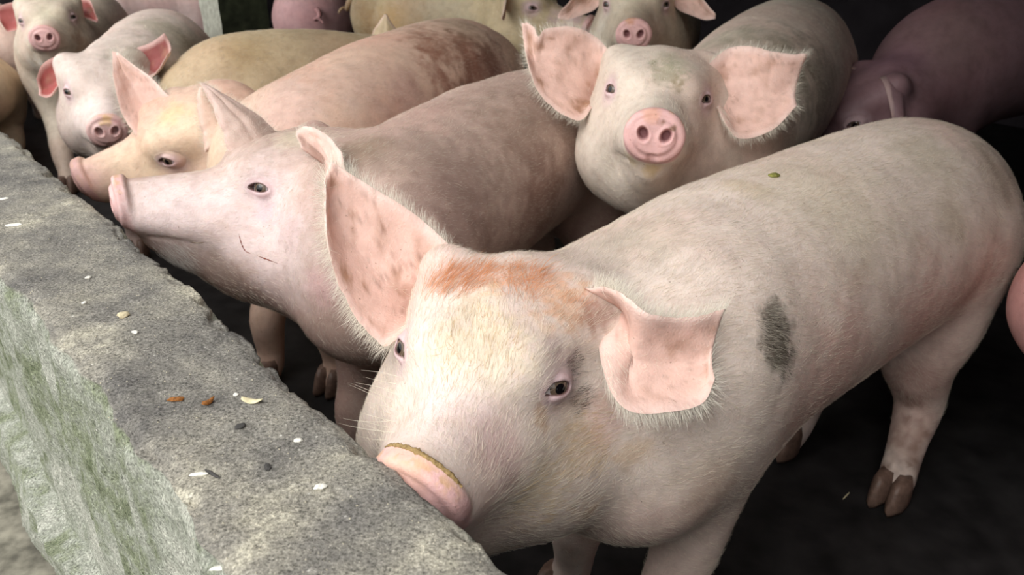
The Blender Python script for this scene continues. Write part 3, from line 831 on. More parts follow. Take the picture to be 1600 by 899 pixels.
box_sn('wall_side', -2.05, -.62, -.02, .12, .62, 2.3, M_DARKWALL)  # unseen panel added to keep front light off the right side
box_sn('ceiling', -2.2, 9.5, .18, 4.8, 2.25, 2.31, M_ROOF, 2.66, 2.60)
def pillar():
    # square post, its two visible sides aligned with the pen
    c = at(372, 60, 3.5); c[2] = 0
    h = .102; vs = []; fs = []; zs = np.linspace(0, 2.35, 40); nn = 9
    ring = [(-h+2*h*i/nn, -h) for i in range(nn)]+[(h, -h+2*h*i/nn) for i in range(nn)]+[(h-2*h*i/nn, h) for i in range(nn)]+[(-h, h-2*h*i/nn) for i in range(nn)]
    for z in zs:
        for a, b in ring: vs.append(c+WD*a*.985+WN*b+V(0, 0, z))
    vs = np.array(vs); m = len(ring)
    vs[:, :2] += ((fbm(vs, 25, 51)-.5)*.012)[:, None]
    for i in range(len(zs)-1):
        for j in range(m): fs.append([i*m+j, i*m+(j+1) % m, (i+1)*m+(j+1) % m, (i+1)*m+j])
    fs.append(list(range(m))[::-1]); fs.append([(len(zs)-1)*m+j for j in range(m)])
    ob = link_mesh('pillar', vs, fs, M_MOSS, smooth=False); ob.data.materials.append(M_PILLAR)
    bm = bmesh.new(); bm.from_mesh(ob.data); bmesh.ops.recalc_face_normals(bm, faces=bm.faces); bm.to_mesh(ob.data); bm.free()
    for p in ob.data.polygons:
        if Vector(WN).dot(p.normal) < -.7: p.material_index = 1  # pale towards the open front; other sides carry moss and painted shade
    return tag(ob, kind='structure')
pillar()
# ------------------------------------------------------------------ the pigs
PINK = srgb(226, 192, 182)
# nearest pig, chin on the wall
p = Pig('pig', 'big pale pig nearest the camera with ginger hair tuft and snout on the wall'); near = p
p.base = srgb(224, 206, 194)
p.head = Head((-.032, .826, .648), (-105, 4, -7), 1.0, .20, (24, -16), 1.0, 1.15)
p.trunk([(at(1455, 335, 1.78), .165, 1.05), (at(1400, 350, 1.66), .198, 1.05), (at(1250, 425, 1.46), .203, 1.06), (at(1110, 500, 1.27), .196, 1.04), (at(1035, 545, 1.17), .172, 1.0)])
f = p.fwd; sd_ = perp_side(f)
S = at(1035, 545, 1.17); Rm = at(1425, 345, 1.7)
p.fore(S+sd_*.085-V(.02, 0, .07)-f*.03, S+sd_*.10-V(.045, 0, 0), .085); p.fore(S-sd_*.085-V(0, 0, .07), S-sd_*.12-f*.02-V(.04, 0, 0), .085)
F_ = S+f*.06-V(0, 0, .125); p.F.chain([[*(F_+sd_*.03+f*.03), .115], [*(F_-f*.12), .12]], k=.06)
p.hind(Rm+sd_*.07-V(0, 0, .03), (.80, 1.385), .13); p.hind(Rm-sd_*.08-V(0, 0, .03), (.63, 1.56), .13)
p.brisket(S); p.neck(.128, .165)
p.build(.011, True, eyes=True)
p.pear([((645, 505, .99), (715, 395, 1.05)), ((598, 540, .98), (655, 340, 1.05)), ((548, 480, .99), (594, 300, 1.04)), ((515, 395, 1.0), (548, 272, 1.03)), ((508, 290, 1.01), (518, 252, 1.02))], bow=.03, dirt=.9)
p.pear([((912, 452, .978), (936, 535, .962)), ((962, 451, .935), (948, 602, .928)), ((1010, 487, .922), (984, 643, .913)), ((1066, 496, .938), (1048, 644, .918)), ((1108, 490, .948), (1098, 630, .928)), ((1134, 484, .95), (1117, 592, .935))], bow=.033, dirt=.5)

# second pig, profile
p = Pig('pig', 'pink faced pig in profile resting its chin on the wall, second nearest'); prof = p
p.base = srgb(190, 164, 152)
p.head = Head((-.459, 1.489, .657), (205, 7, 0), 1.0, .25, (10, 0), 1.0, 1.15)
p.trunk([(at(920, 205, 2.25), .16, 1.05), (at(870, 215, 2.1), .175, 1.05), (at(760, 270, 1.84), .185, 1.05), (at(650, 340, 1.62), .18, 1.03), (at(600, 370, 1.53), .165, 1.0)])
f = p.fwd; sd_ = perp_side(f); S = at(600, 370, 1.53); Rm = at(880, 215, 2.12)
p.fore(S+sd_*.08-V(0, 0, .08), S+sd_*.09+f*.08, .08); p.fore(S-sd_*.08-V(0, 0, .08), S-sd_*.09+f*.02, .08)
p.hind(Rm+sd_*.08-V(0, 0, .03), Rm+sd_*.1-f*.05, .12); p.hind(Rm-sd_*.08-V(0, 0, .03), Rm-sd_*.1-f*.02, .12)
p.brisket(S); p.neck(.13, .165)
p.build(.012, True, eyes=True)
p.pear([((360, 243, 1.535), (438, 214, 1.575)), ((348, 208, 1.535), (408, 184, 1.565)), ((334, 172, 1.535), (368, 158, 1.555)), ((319, 142, 1.535), (332, 137, 1.545)), ((312, 129, 1.535), (320, 130, 1.535))], bow=-.015, inner=-1)
p.pear([((470, 232, 1.445), (505, 298, 1.370)), ((462, 206, 1.415), (522, 296, 1.335)), ((482, 198, 1.395), (535, 290, 1.320)), ((512, 213, 1.385), (545, 285, 1.320)), ((535, 240, 1.365), (550, 280, 1.325))], bow=.018)

# third pig, cream head behind the second
p = Pig('pig', 'cream headed pig with a red-brown rump behind the pink faced one'); cream = p
p.base = srgb(212, 180, 160)
p.head = Head(at(272, 250, 1.95)-rotm(202, -12, -22)@V(.012, .080, 0)*1.1, (202, -13, -22), 1.1, .205, (10, 0)); p.head.ear_base[-1] = .35
p.trunk([(at(740, 130, 2.62), .165, 1.05), (at(700, 140, 2.48), .195, 1.05), (at(600, 180, 2.2), .19, 1.05), (at(500, 235, 1.97), .178, 1.03), (at(450, 262, 1.93), .165, 1.0)])
f = p.fwd; sd_ = perp_side(f); S = at(450, 262, 1.93); Rm = at(710, 140, 2.5)
p.fore(S+sd_*.08-V(0, 0, .08), S+sd_*.09, .08); p.fore(S-sd_*.08-V(0, 0, .08), S-sd_*.09+f*.05, .08)
p.hind(Rm+sd_*.08-V(0, 0, .03), Rm+sd_*.1, .12); p.hind(Rm-sd_*.08-V(0, 0, .03), Rm-sd_*.1, .12)
p.brisket(S); p.neck(.092, .15, mid=(p.head.w(-.12, 0, -.10)+p.sp[-1, :3])/2-V(0, 0, .03))
p.build(.012, True, eyes=True)
p.pear([((222, 226, 1.95), (288, 160, 1.97)), ((203, 200, 1.95), (262, 148, 1.97)), ((186, 165, 1.95), (237, 122, 1.97)), ((177, 122, 1.95), (207, 100, 1.96)), ((174, 80, 1.95), (184, 82, 1.95))], bow=.025)
p.pear([((322, 238, 1.88), (372, 215, 1.92)), ((311, 192, 1.88), (356, 170, 1.92)), ((307, 157, 1.88), (337, 142, 1.90)), ((311, 136, 1.88), (321, 134, 1.89))], bow=-.02, col_in=srgb(222, 168, 132))

# pig looking straight at the camera
p = Pig('pig', 'cream faced pig staring head on with spread pink ears, chin on the nearest pig'); stare = p
p.base = srgb(220, 205, 190)
p.head = Head((.289, 1.657, .77), (-99.4, 6, -4), 1.0, .25, (0, 0), 1.0, 1.1)
p.trunk([(at(1245, 85, 2.85), .17, 1.05), (at(1225, 105, 2.6), .20, 1.05), (at(1180, 150, 2.25), .20, 1.05), (at(1130, 200, 1.98), .175, 1.03), (at(1100, 215, 1.86), .155, 1.0)])
f = p.fwd; sd_ = perp_side(f); S = at(1100, 215, 1.86); Rm = at(1230, 100, 2.65)
p.fore(S+sd_*.08-V(0, 0, .08), S+sd_*.09, .08); p.fore(S-sd_*.08-V(0, 0, .08), S-sd_*.09+f*.04, .08)
p.hind(Rm+sd_*.08-V(0, 0, .03), Rm+sd_*.1, .12); p.hind(Rm-sd_*.08-V(0, 0, .03), Rm-sd_*.1, .12)
p.brisket(S); p.neck(.14, .155)
p.build(.012, True, eyes=True)
p.pear([((925, 168, 1.71), (963, 92, 1.75)), ((905, 189, 1.69), (930, 57, 1.75)), ((865, 170, 1.69), (890, 41, 1.73)), ((836, 132, 1.70), (850, 44, 1.72)), ((823, 88, 1.71), (815, 36, 1.72))], bow=.03, dirt=.9, torn=[(.80, .035, .022), (.93, .02, -.006)])
p.pear([((1100, 108, 1.67), (1122, 165, 1.64)), ((1135, 76, 1.67), (1135, 195, 1.62)), ((1175, 73, 1.65), (1158, 217, 1.62)), ((1215, 81, 1.64), (1207, 203, 1.62)), ((1262, 84, 1.64), (1245, 165, 1.63))], bow=.035)

# pig with red drooping ears at the left
p = Pig('pig', 'pig with red lined ears facing the camera before the grey concrete post'); redear = p
p.base = srgb(214, 196, 186)
p.head = Head((-1.203, 2.46, .611), (-66, -5, -2), 1.0, .25, (6, 0))
p.trunk([(at(262, 92, 3.3), .165, 1.05), (at(255, 100, 3.12), .19, 1.05), (at(230, 122, 2.85), .18, 1.04), (at(208, 140, 2.68), .16, 1.0)])
f = p.fwd; sd_ = perp_side(f); S = at(208, 140, 2.68); Rm = at(258, 98, 3.15)
p.fore(S+sd_*.07-V(0, 0, .08), S+sd_*.08, .08); p.fore(S-sd_*.07-V(0, 0, .08), S-sd_*.08, .08)
p.hind(Rm+sd_*.08-V(0, 0, .03), Rm+sd_*.1, .12); p.hind(Rm-sd_*.08-V(0, 0, .03), Rm-sd_*.1, .12)
p.brisket(S); p.neck(.12, .15)
p.build(.015, True)
RED = srgb(166, 88, 84)
p.pear([((124, 112, 2.48), (122, 84, 2.50)), ((96, 128, 2.46), (92, 86, 2.50)), ((76, 152, 2.45), (66, 102, 2.48)), ((60, 148, 2.45), (57, 124, 2.46))], bow=.03, col_in=RED)
p.pear([((202, 108, 2.50), (188, 86, 2.53)), ((226, 120, 2.50), (214, 75, 2.54)), ((243, 116, 2.50), (240, 64, 2.53)), ((262, 84, 2.50), (258, 52, 2.52))], bow=-.03, col_in=RED*.7)

# pig further left, looking over
p = Pig('pig', 'pig at the far left end with dirty brown cheek and pink snout facing the camera'); farl = p
p.base = srgb(208, 194, 176)
p.head = Head((-1.917, 3.582, .659), (-68, 1.6, 1.6), 1.05, .25, (0, 0))
p.trunk([(at(150, 40, 4.5), .17, 1.05), (at(140, 48, 4.2), .19, 1.05), (at(115, 72, 3.85), .18, 1.04), (at(95, 92, 3.68), .165, 1.0)])
f = p.fwd; sd_ = perp_side(f); S = at(95, 92, 3.68); Rm = at(142, 47, 4.25)
p.fore(S+sd_*.08-V(0, 0, .08), S+sd_*.09, .08); p.fore(S-sd_*.07-V(0, 0, .08), (-1.87, 3.36), .08)
p.hind(Rm+sd_*.08-V(0, 0, .03), Rm+sd_*.1, .12); p.hind(Rm-sd_*.08-V(0, 0, .03), Rm-sd_*.1, .12)
p.brisket(S); p.neck(.125, .155)
p.build(.017, True, 2)
p.pear([((40, 30, 3.55), (46, 8, 3.58)), ((28, 44, 3.52), (28, 4, 3.58)), ((12, 50, 3.52), (8, 6, 3.56)), ((0, 34, 3.52), (-8, 14, 3.54))], bow=.03, col_in=RED, nu=20, nv=14)
p.pear([((104, 20, 3.58), (100, 2, 3.62)), ((122, 24, 3.56), (122, -4, 3.62)), ((138, 30, 3.56), (140, 0, 3.6)), ((152, 36, 3.56), (150, 24, 3.57))], bow=-.03, col_in=RED, nu=20, nv=14)

def back_pig(label, base, nodes, head=None, hseed=0, h=.019, group=None, ears=(0, 0), legs=True, nk=(.125, .155), tail=False, col_in=None, earkw={}):
    p = Pig('pig', label, group); p.base = base
    if head: p.head = Head(*head)
    p.trunk(nodes); f = p.fwd; sd_ = perp_side(f); S = p.sp[-1, :3]; Rm = p.sp[0, :3]+f*.12
    if legs:
        p.fore(S+sd_*.08-V(0, 0, .08), S+sd_*.09, .08); p.fore(S-sd_*.08-V(0, 0, .08), S-sd_*.09, .08)
        p.hind(Rm+sd_*.08-V(0, 0, .03), Rm+sd_*.1, .12); p.hind(Rm-sd_*.08-V(0, 0, .03), Rm-sd_*.1, .12)
    p.brisket(S)
    if head: p.neck(*nk)
    p.build(h, bool(head), 2)
    if head:
        for sd in (1, -1) if ears else (): p.hear(sd, droop=ears[0], out=ears[1] or .9, col_in=col_in, **earkw)
    if tail: p.tail(p.sp[0, :3]-f*(p.sp[0, 3]*.92)+V(0, 0, .07), -f)
    return p
T = lambda *a: [(at(x, y, d), r, 1.05) for x, y, d, r in a]
olive = back_pig('olive-tan pig seen side on before the post, face hidden, one ear tip up', srgb(190, 170, 138),
    T((325, 165, 2.62, .15), (370, 150, 2.68, .18), (470, 140, 2.8, .185), (580, 140, 2.95, .175), (620, 140, 3.0, .155)), ((-.28, 3.03, .60), (10, 0, 0), 1.0), ears=None)
olive.pear([((579, 58, 3.0), (628, 58, 3.0)), ((586, 44, 2.99), (620, 46, 2.99)), ((594, 32, 2.98), (611, 34, 2.98)), ((601, 22, 2.98), (605, 23, 2.98))], bow=-.02, nu=20, nv=14)
olive.hear(-1)
p10 = back_pig('large yellow pig standing broadside at the back, face to the right', srgb(206, 186, 150),
    T((606, 25, 3.85, .17), (640, 22, 3.82, .21), (695, 18, 3.8, .21), (750, 22, 3.75, .19), (780, 22, 3.72, .165)), ((.10, 3.62, .71), (-28, -6, 0), 1.0), ears=(.5, .8), tail=True)
p9 = back_pig('pink pig seen from behind with its rump right of the post', srgb(206, 164, 164),
    T((492, 28, 4.4, .205), (490, 25, 4.6, .215), (480, 15, 4.95, .19), (476, 8, 5.2, .17)), ((-1.38, 5.75, .6), (100, 0, 0), 1.0), tail=True)
p11 = back_pig('pig with orange-pink snout peering over the head-on pig', srgb(200, 186, 166),
    T((1020, 30, 3.6, .165), (1015, 40, 3.4, .19), (1003, 66, 3.05, .185), (998, 85, 2.85, .16)), ((.391, 2.75, .815), (-98.6, -3, 1), 1.0, .25, (0, 0)), ears=(.6, .9))
p11.snout_col = srgb(220, 150, 140)
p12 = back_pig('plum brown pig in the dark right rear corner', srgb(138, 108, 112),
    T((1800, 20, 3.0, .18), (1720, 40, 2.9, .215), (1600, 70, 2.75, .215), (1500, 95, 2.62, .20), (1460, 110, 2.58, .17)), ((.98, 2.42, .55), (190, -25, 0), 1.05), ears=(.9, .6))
p13 = back_pig('pink pig cut off by the right edge, hind leg showing', srgb(200, 148, 142),
    [(V(1.01, 1.29, .49), .13, 1.05), (V(1.085, 1.24, .52), .15, 1.05), (V(1.3, 1.07, .54), .18, 1.05), (V(1.5, .92, .54), .165, 1.0)], ((1.82, .70, .55), (-38, -10, 0), 1.0), h=.013)
p7a = back_pig('small tan pig at the left edge, nearest of two by the wall', srgb(200, 176, 148),
    [(V(-2.28, 3.57, .37), .14, 1.05), (V(-2.36, 3.68, .38), .15, 1.05), (V(-2.62, 3.99, .38), .15, 1.05), (V(-2.75, 4.15, .38), .13, 1.05)], ((-2.97, 4.42, .42), (130, -5, 0), .9))
p7b = back_pig('small pinkish pig at the left edge, behind the small tan one', srgb(208, 180, 166),
    [(V(-2.62, 4.45, .36), .135, 1.05), (V(-2.70, 4.55, .37), .145, 1.05), (V(-2.95, 4.85, .37), .145, 1.05), (V(-3.07, 5.0, .37), .13, 1.05)], ((-3.27, 5.25, .42), (130, -5, 0), .9))
p14 = back_pig('pale pink pig far back behind the left pair, near the post', srgb(220, 196, 190),
    T((345, -4, 5.05, .165), (290, -4, 5.0, .19), (215, 0, 4.95, .19), (190, 2, 4.9, .165)), ((-2.62, 5.1, .62), (175, 0, 0), 1.0))

# ------------------------------------------------------------------ stains, tints, painted shade and coats
Z = V(0, 0, 1)
M_RUSTY = plain('brown_crust', srgb(128, 96, 58), .8, .2, scale=300.)
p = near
p.spot(1300, 600, .17, srgb(216, 158, 146), .5); p.spot(1440, 500, .13, srgb(214, 158, 146), .5); p.spot(1540, 430, .10, srgb(200, 150, 138), .5); p.spot(1560, 270, .09, srgb(150, 118, 92), .5)
p.spot(930, 400, .09, srgb(172, 160, 150), .6); p.spot(1010, 360, .08, srgb(190, 176, 158), .5); p.spot(1300, 300, .17, srgb(206, 194, 168), .45); p.spot(1160, 290, .05, srgb(190, 168, 125), .4)
p.spot(1450, 240, .10, srgb(186, 176, 150), .4); p.spot(1490, 340, .06, srgb(170, 156, 120), .35)
p.spot(1212, 520, .036, srgb(84, 80, 66), .8, 1.3, (Z, 1.7)); p.spot(1226, 565, .026, srgb(90, 84, 70), .7, 1.3)
p.spot(715, 440, .045, srgb(224, 160, 120), .5, 1.3); p.spot(835, 450, .05, srgb(224, 166, 128), .5, 1.3); p.spot(890, 475, .035, srgb(214, 165, 128), .5, .9)
p.spot(745, 540, .065, srgb(226, 212, 184), .6, .8); p.spot(740, 480, .05, srgb(226, 206, 172), .45)
p.spot(893, 570, .022, srgb(150, 128, 124), .55, 1.0); p.spot(902, 622, .024, srgb(156, 132, 126), .55, 1.0); p.spot(868, 545, .018, srgb(180, 155, 155), .5)
p.spot(845, 650, .012, srgb(190, 140, 85), .45, .9, (Z, 2.5)); p.spot(905, 680, .05, srgb(214, 186, 150), .45, .9); p.spot(985, 710, .03, srgb(200, 162, 112), .4, 1.0); p.spot(920, 800, .03, srgb(202, 160, 110), .4, 1.0); p.spot(840, 760, .05, srgb(205, 190, 160), .4)
p.spot(625, 728, .035, srgb(228, 182, 152), .5); p.spot(775, 690, .05, srgb(206, 168, 170), .45); p.spot(690, 640, .06, srgb(240, 216, 212), .6); p.spot(1110, 760, .07, srgb(196, 165, 140), .4); p.spot(950, 650, .05, srgb(218, 176, 168), .5)
p.spot(1432, 600, .10, srgb(176, 134, 122), .6, .6); p.spot(1412, 690, .09, srgb(142, 106, 90), .75, .6); p.spot(1400, 740, .05, srgb(112, 84, 70), .7, .8); p.spot(930, 490, .028, srgb(150, 108, 92), .7, .6)  # leg dirt; last spot paints shade into the hollow at the ear base
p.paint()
tuft = p.mask((708, 440, .05), (740, 428, .035), (830, 445, .055), (875, 465, .035))*sstep(.35, .6, p.n1)
dark = p.mask((1212, 520, .035), (1226, 565, .025)); tan = p.mask((745, 540, .07), (915, 690, .06), (840, 780, .06))
brow = p.mask((895, 575, .022), (905, 625, .022))
coat(p, 110000, .0145, .00012, extra=[(tuft, 800, .028, srgb(222, 150, 100), .5, -p.fwd*.6+Z*.6), (dark, 420, .010, srgb(60, 54, 44), .2, -p.fwd-Z*.6), (tan, 900, .012, srgb(214, 186, 140), .2, -p.head.R[:, 0]), (brow, 160, .011, srgb(70, 58, 52), .2, -p.head.R[:, 0])])
for e in p.ears: ear_hair(e, 4200, .021, .00011)

def whiskers(p, spots):
    q, dr = [], []
    for px, py in spots:
        a = at(px, py, 1.0)-V(0, 0, CAMZ); h = p.bvh.ray_cast(Vector(V(0, 0, CAMZ)-p.o), Vector(a/np.linalg.norm(a)))
        if h[0] is None: continue
        q.append(np.array(h[0])+p.o); n = np.array(h[1])-p.head.R[:, 1]*.8+p.head.R[:, 0]*.25+RNG.normal(0, .22, 3); dr.append(n/np.linalg.norm(n))
    q, dr = np.array(q), np.array(dr)
    wear_hair(p.root, p.root, q, dr, RNG.normal(0, .18, q.shape)+V(0, 0, -.1), .028+.03*RNG.random(len(q)), np.tile(srgb(236, 228, 208), (len(q), 1)), .00022)
whiskers(p, [(x, y) for y, x in ((600, 620), (612, 617), (625, 615), (636, 614), (648, 611), (658, 610), (668, 608), (678, 606), (688, 604), (640, 622), (660, 620), (676, 618), (618, 628), (590, 626))])
def feed_crust(p, a0, a1, rad, mat):
    """dried feed caked along the upper rim of the snout disc"""
    h = p.head; vs, fs = [], []; n, m = 60, 7
    for i in range(n):
        t = i/(n-1); a = math.radians(a0+(a1-a0)*t); c = np.array([-.008, .0525*math.cos(a), .0465*math.sin(a)]); o = np.array([0, math.cos(a), math.sin(a)])
        r = rad*(.5+1.0*fbm(np.array([[i*.45, 3.1, .7]]), 1, 8)[0])*math.sin(math.pi*min(max(t, .04), .96))**.4
        for k in range(m):
            b = 2*math.pi*k/m; rr = r*(.7+.6*vnoise(np.array([[i*1.3, k*1.7, 2.]]), 1, 5)[0]); vs.append(h.dc+h.T@((c+np.array([1, 0, 0])*math.cos(b)*rr*1.2+o*math.sin(b)*rr*.8)*h.s))
    for i in range(n-1):
        for k in range(m): fs.append([i*m+k, i*m+(k+1) % m, (i+1)*m+(k+1) % m, (i+1)*m+k])
    fs.append(list(range(m))); fs.append([(n-1)*m+k for k in range(m)][::-1])
    tag(link_mesh('dried_feed', vs, fs, mat, p.root), 'yellow-brown feed crust along the snout rim')
feed_crust(p, 30, 146, .0026, plain('dried_feed', srgb(158, 132, 90), .95, .1, scale=260., var=.3, bump=.8))

p = prof
for x, y, R_ in ((300, 330, .12), (400, 330, .13), (440, 400, .13), (250, 330, .09)): p.spot(x, y, R_, srgb(244, 224, 221), .6, .3)
p.spot(600, 250, .12, srgb(158, 136, 122), .8); p.spot(700, 250, .17, srgb(164, 142, 130), .75); p.spot(820, 200, .19, srgb(154, 130, 116), .75); p.spot(850, 320, .15, srgb(138, 104, 94), .7); p.spot(720, 330, .15, srgb(148, 120, 112), .6)  # grey-brown dirt on the body, deepened with painted roof shade
p.spot(560, 230, .07, srgb(140, 118, 98), .6); p.spot(470, 215, .05, srgb(226, 214, 186), .5); p.spot(450, 360, .05, srgb(214, 184, 184), .4)
p.spot(420, 330, .035, srgb(206, 180, 190), .5); p.spot(168, 276, .018, srgb(216, 172, 100), .6, .8)
p.spot(430, 560, .08, srgb(165, 132, 92), .6, .8); p.spot(500, 450, .05, srgb(222, 178, 178), .5); p.paint()
coat(p, 42000, .011, .00012, extra=[(p.mask((270, 400, .05), (300, 430, .05)), 500, .018, srgb(238, 232, 224), .5, -p.head.R[:, 0]-Z*.4)])
for e in p.ears: ear_hair(e, 1500, .010, .00011)
M_SCAB = plain('dried_blood', srgb(132, 62, 46), .7, .2, scale=300.)
skin_mark(p, [(373, 365), (377, 380), (383, 392), (393, 397)], .0016, M_SCAB, 'thin red scratch on the cheek')
skin_mark(p, [(402, 400), (418, 406), (434, 412)], .0013, M_SCAB, 'faint red scratch line')
skin_mark(p, [(296, 378), (308, 380), (320, 379)], .0016, M_RUSTY, 'brown crust at the mouth corner')

p = cream
for x, y, R_ in ((300, 190, .11), (250, 230, .11), (200, 260, .10), (330, 250, .10)): p.spot(x, y, R_, srgb(238, 212, 180), .6, .3)
p.spot(270, 175, .05, srgb(230, 198, 138), .45); p.spot(130, 280, .07, srgb(230, 186, 178), .6); p.spot(275, 250, .04, srgb(206, 170, 172), .5)
p.spot(740, 110, .18, srgb(140, 88, 70), .85, .8); p.spot(690, 130, .10, srgb(150, 92, 74), .6, 1.0); p.spot(690, 70, .13, srgb(160, 118, 98), .65, .8); p.spot(780, 110, .14, srgb(120, 84, 72), .7, .6); p.spot(720, 40, .10, srgb(140, 122, 100), .6); p.spot(730, 160, .08, srgb(110, 66, 54), .6, .9)  # red-brown dirt on the rump, roof shade painted into the darker tones
p.spot(540, 130, .14, srgb(206, 182, 166), .5); p.spot(450, 165, .12, srgb(216, 188, 178), .5); p.spot(640, 160, .14, srgb(200, 160, 150), .5); p.paint()
coat(p, 30000, .012, .00013)
for e in p.ears: ear_hair(e, 1500, .016, .00013)

p = stare
p.spot(1035, 120, .045, srgb(150, 146, 118), .6, 1.0); p.spot(1050, 95, .05, srgb(176, 172, 146), .5); p.spot(1055, 135, .02, srgb(140, 118, 82), .5, 1.0); p.spot(1020, 262, .03, srgb(196, 166, 112), .65, .8); p.spot(985, 250, .025, srgb(206, 186, 140), .5)
p.spot(1235, 100, .2, srgb(150, 140, 118), .7); p.spot(1290, 140, .2, srgb(116, 104, 88), .6); p.spot(1130, 60, .1, srgb(186, 180, 158), .5)
p.spot(955, 260, .06, srgb(224, 212, 196), .5); p.spot(1036, 190, .008, srgb(120, 84, 56), .7, 1.0); p.spot(1052, 200, .011, srgb(120, 90, 58), .7, 1.2); p.spot(1018, 178, .018, srgb(216, 160, 130), .6); p.paint()
coat(p, 40000, .013, .00013)
for e in p.ears: ear_hair(e, 2600, .020, .00012)

p = redear
for x, y, R_ in ((150, 170, .12), (120, 190, .1)): p.spot(x, y, R_, srgb(232, 214, 208), .6, .3)
p.spot(166, 183, .02, srgb(214, 176, 96), .6, .8)
p.spot(270, 50, .2, srgb(176, 168, 146), .7); p.spot(230, 100, .15, srgb(168, 160, 140), .6); p.spot(310, 90, .12, srgb(150, 132, 112), .6); p.paint(); coat(p, 12000, .014, .0002)
p = farl
p.spot(130, 70, .12, srgb(164, 130, 104), .7, .6); p.spot(70, 20, .08, srgb(204, 196, 168), .5); p.spot(70, 110, .12, srgb(226, 216, 204), .6); p.spot(170, 40, .12, srgb(160, 146, 126), .6); p.paint(); coat(p, 6000, .016, .0003)
p = olive
p.spot(330, 110, .14, srgb(198, 172, 140), .6); p.spot(380, 80, .1, srgb(168, 140, 98), .5); p.spot(520, 80, .18, srgb(168, 147, 122), .6); p.paint(); coat(p, 14000, .014, .0002)
p = p10
p.spot(570, 20, .12, srgb(168, 132, 88), .7, .6); p.spot(610, 25, .1, srgb(204, 164, 104), .6); p.spot(700, 25, .2, srgb(208, 196, 170), .6); p.spot(890, 25, .1, srgb(206, 176, 182), .75); p.spot(833, 8, .06, srgb(184, 160, 170), .6); p.paint(); coat(p, 9000, .016, .0003)
p = p11
p.spot(985, 15, .08, srgb(206, 194, 168), .5); p.spot(940, 40, .06, srgb(226, 218, 204), .5); p.spot(985, 33, .02, srgb(190, 130, 80), .6); p.paint(); coat(p, 8000, .014, .00025)
p = p12
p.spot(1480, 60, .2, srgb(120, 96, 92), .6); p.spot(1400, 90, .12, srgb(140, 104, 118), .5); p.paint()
p = p9
p.spot(500, 20, .1, srgb(190, 150, 152), .5); p.paint()
# ------------------------------------------------------------------ bits lying about
def rock(name, label, cat, pos, size, mat, squash=(1, 1, .5), seed=0, rot=0.0, group=None, bend=0.0):
    bm = bmesh.new(); bmesh.ops.create_icosphere(bm, subdivisions=3, radius=1.0)
    P = np.array([v.co[:] for v in bm.verts]); fs = [[v.index for v in f.verts] for f in bm.faces]; bm.free()
    P *= (1+(fbm(P+seed*3.1, 1.6, seed)-.5)*.9)[:, None]*np.array(squash)
    P[:, 2] += bend*P[:, 0]**2
    c_, s_ = math.cos(rot), math.sin(rot); P = P@np.array([[c_, s_, 0], [-s_, c_, 0], [0, 0, 1]])*size
    P[:, 2] -= P[:, 2].min()
    ob = link_mesh(name, P+np.asarray(pos), fs, mat, origin=np.asarray(pos))
    return tag(ob, label, cat, group)
dg = bpy.context.evaluated_depsgraph_get()
wb = BVHTree.FromPolygons([v.co for v in wall.data.vertices], [tuple(p.vertices) for p in wall.data.polygons])
def on_wall(px, py):
    a = at(px, py, 1.0)-V(0, 0, CAMZ); h = wb.ray_cast(Vector((0, 0, CAMZ)), Vector(a/np.linalg.norm(a)))[0]
    return np.array(h)-V(0, 0, .0008)
M_WHITE = plain('lime_white', srgb(232, 228, 216), .8, .2, scale=300.)
M_CREAM = plain('cream_stone', srgb(206, 192, 160), .85, .2, scale=200., bump=.4)
M_RUST = plain('rust_brown_crumb', srgb(142, 92, 48), .8, .2, scale=300., var=.4, bump=.5)
M_DARK = plain('dark_chip', srgb(70, 68, 66), .8, .2, scale=200.)
M_STRAW = plain('dry_leaf', srgb(216, 204, 166), .7, .2, scale=250.)
M_GRIT = plain('sand_grit', srgb(178, 170, 150), .9, .2, scale=300.)
M_GREEN = plain('green_scrap', srgb(124, 122, 62), .7, .3, scale=300., var=.5)
rock('pebble', 'cream lumpy pebble alone in the middle of the wall top', 'pebble', on_wall(194, 495), .0055, M_CREAM, (1.2, .9, .7), 1, .4)
rock('crumb', 'flat rust brown crumb on the wall top, left of the crooked one', 'crumb', on_wall(276, 626), .0055, M_RUST, (1.5, .6, .4), 2, .2)
rock('crumb', 'crooked rust brown crumb on the wall top, right of the flat one', 'crumb', on_wall(326, 632), .0055, M_RUST, (1.3, .6, .5), 3, .9, bend=.3)
rock('leaf_flake', 'pale dry curled leaf flake right of the brown crumbs', 'flake', on_wall(393, 628), .0085, M_STRAW, (1.4, .5, .14), 4, -.2, bend=.22)
rock('stone_chip', 'dark grey chip below the dry leaf flake', 'stone chip', on_wall(376, 668), .0050, M_DARK, (1.2, .8, .4), 5, .7)
rock('stone_chip', 'dark chip lying between the leaf flake and the big white chip', 'stone chip', on_wall(418, 731), .0042, M_DARK, (1.3, .7, .35), 6, 2.0)
rock('twig', 'thin dark twig scrap on the near end of the wall top', 'twig', on_wall(332, 742), .0075, M_DARK, (1.4, .22, .2), 7, 2.5)
rock('lime_chip', 'long white sliver beside the dark twig scrap', 'lime chip', on_wall(311, 743), .0062, M_WHITE, (1.4, .35, .3), 8, .1)
rock('lime_chip', 'largest white chip on the near wall top, by the snout', 'lime chip', on_wall(501, 763), .0042, M_WHITE, (1.4, .9, .5), 9, .2)
rock('lime_chip', 'white chip near the pen side edge, up from the largest chip', 'lime chip', on_wall(466, 690), .0034, M_WHITE, (1.4, .8, .5), 10, .3)
rock('lime_chip', 'small round white chip just above the dry leaf flake', 'lime chip', on_wall(369, 618), .0026, M_WHITE, (1, 1, .6), 11)
rock('lime_chip', 'round white chip just below the cream pebble', 'lime chip', on_wall(211, 521), .0034, M_WHITE, (1, .9, .6), 12)
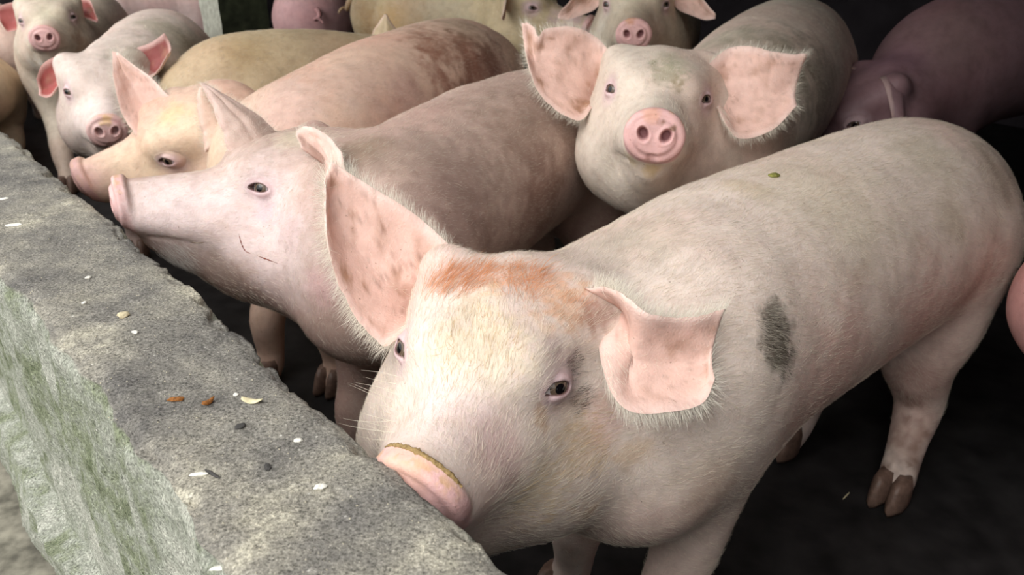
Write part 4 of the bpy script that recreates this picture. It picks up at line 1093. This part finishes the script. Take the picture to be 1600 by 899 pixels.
rock('lime_chip', 'white chip on the wall top up and left of the cream pebble', 'lime chip', on_wall(138, 435), .0036, M_WHITE, (1.2, .8, .5), 13, .5)
rock('lime_chip', 'white chip near the outer edge, level above the pebble', 'lime chip', on_wall(132, 474), .0030, M_WHITE, (1.3, .8, .5), 14, 1.)
rock('lime_flake', 'wide flat white flake at the far left of the wall top', 'lime flake', on_wall(21, 352), .0090, M_WHITE, (1.4, .8, .12), 15, .3)
rock('lime_flake', 'white flake at the left frame edge above the wide flake', 'lime flake', on_wall(6, 311), .0070, M_WHITE, (1.3, .8, .14), 16, .8)
rock('lime_flake', 'thin pale flake on the near corner of the wall', 'lime flake', on_wall(345, 888), .0050, M_WHITE, (1.6, .6, .2), 17, .2)
def on_pig(p, px, py):
    a = at(px, py, 1.0)-V(0, 0, CAMZ); a /= np.linalg.norm(a)
    return np.array(p.bvh.ray_cast(Vector(V(0, 0, CAMZ)-p.o), Vector(a))[0])+p.o
rock('vegetable_scrap', 'green vegetable scrap stuck on the back of the nearest pig', 'scrap', on_pig(near, 1209, 275)-V(0, 0, .002), .0085, M_GREEN, (1.2, .9, .35), 18, .4)
a_ = at(1322, 776, 1.0)-V(0, 0, CAMZ); t_ = CAMZ/-a_[2]; st_ = V(0, 0, CAMZ)+a_*t_
rock('straw', 'short pale straw on the dark floor beside the hind hoof', 'straw', st_, .012, M_STRAW, (1.3, .12, .12), 19, .8)
# loose sand and grit on the wall top: nobody could count it
def grit():
    r = np.random.default_rng(4); vs, fs = [], []
    for i in range(2600):
        s_ = -.5+3.4*r.random()**1.6; n_ = -.012-.165*r.random(); q = wp(s_, n_, 0)
        h = wb.ray_cast(Vector((q[0], q[1], 1.0)), Vector((0, 0, -1)))[0]
        if h is None or h.z < .62: continue
        sz = .0005+.0009*r.random()**3; b = len(vs); an = r.random()*6
        for k in range(4): vs.append([h.x+sz*math.cos(an+k*1.57)*(.7+.6*r.random()), h.y+sz*math.sin(an+k*1.57)*(.7+.6*r.random()), h.z-.0002])
        vs.append([h.x, h.y, h.z+sz*.9])
        for k in range(4): fs.append([b+k, b+(k+1) % 4, b+4])
    ob = link_mesh('grit', vs, fs, M_GRIT, smooth=False)
    tag(ob, 'fine pale sand grains scattered over the wall top', 'grit', kind='stuff')
grit()
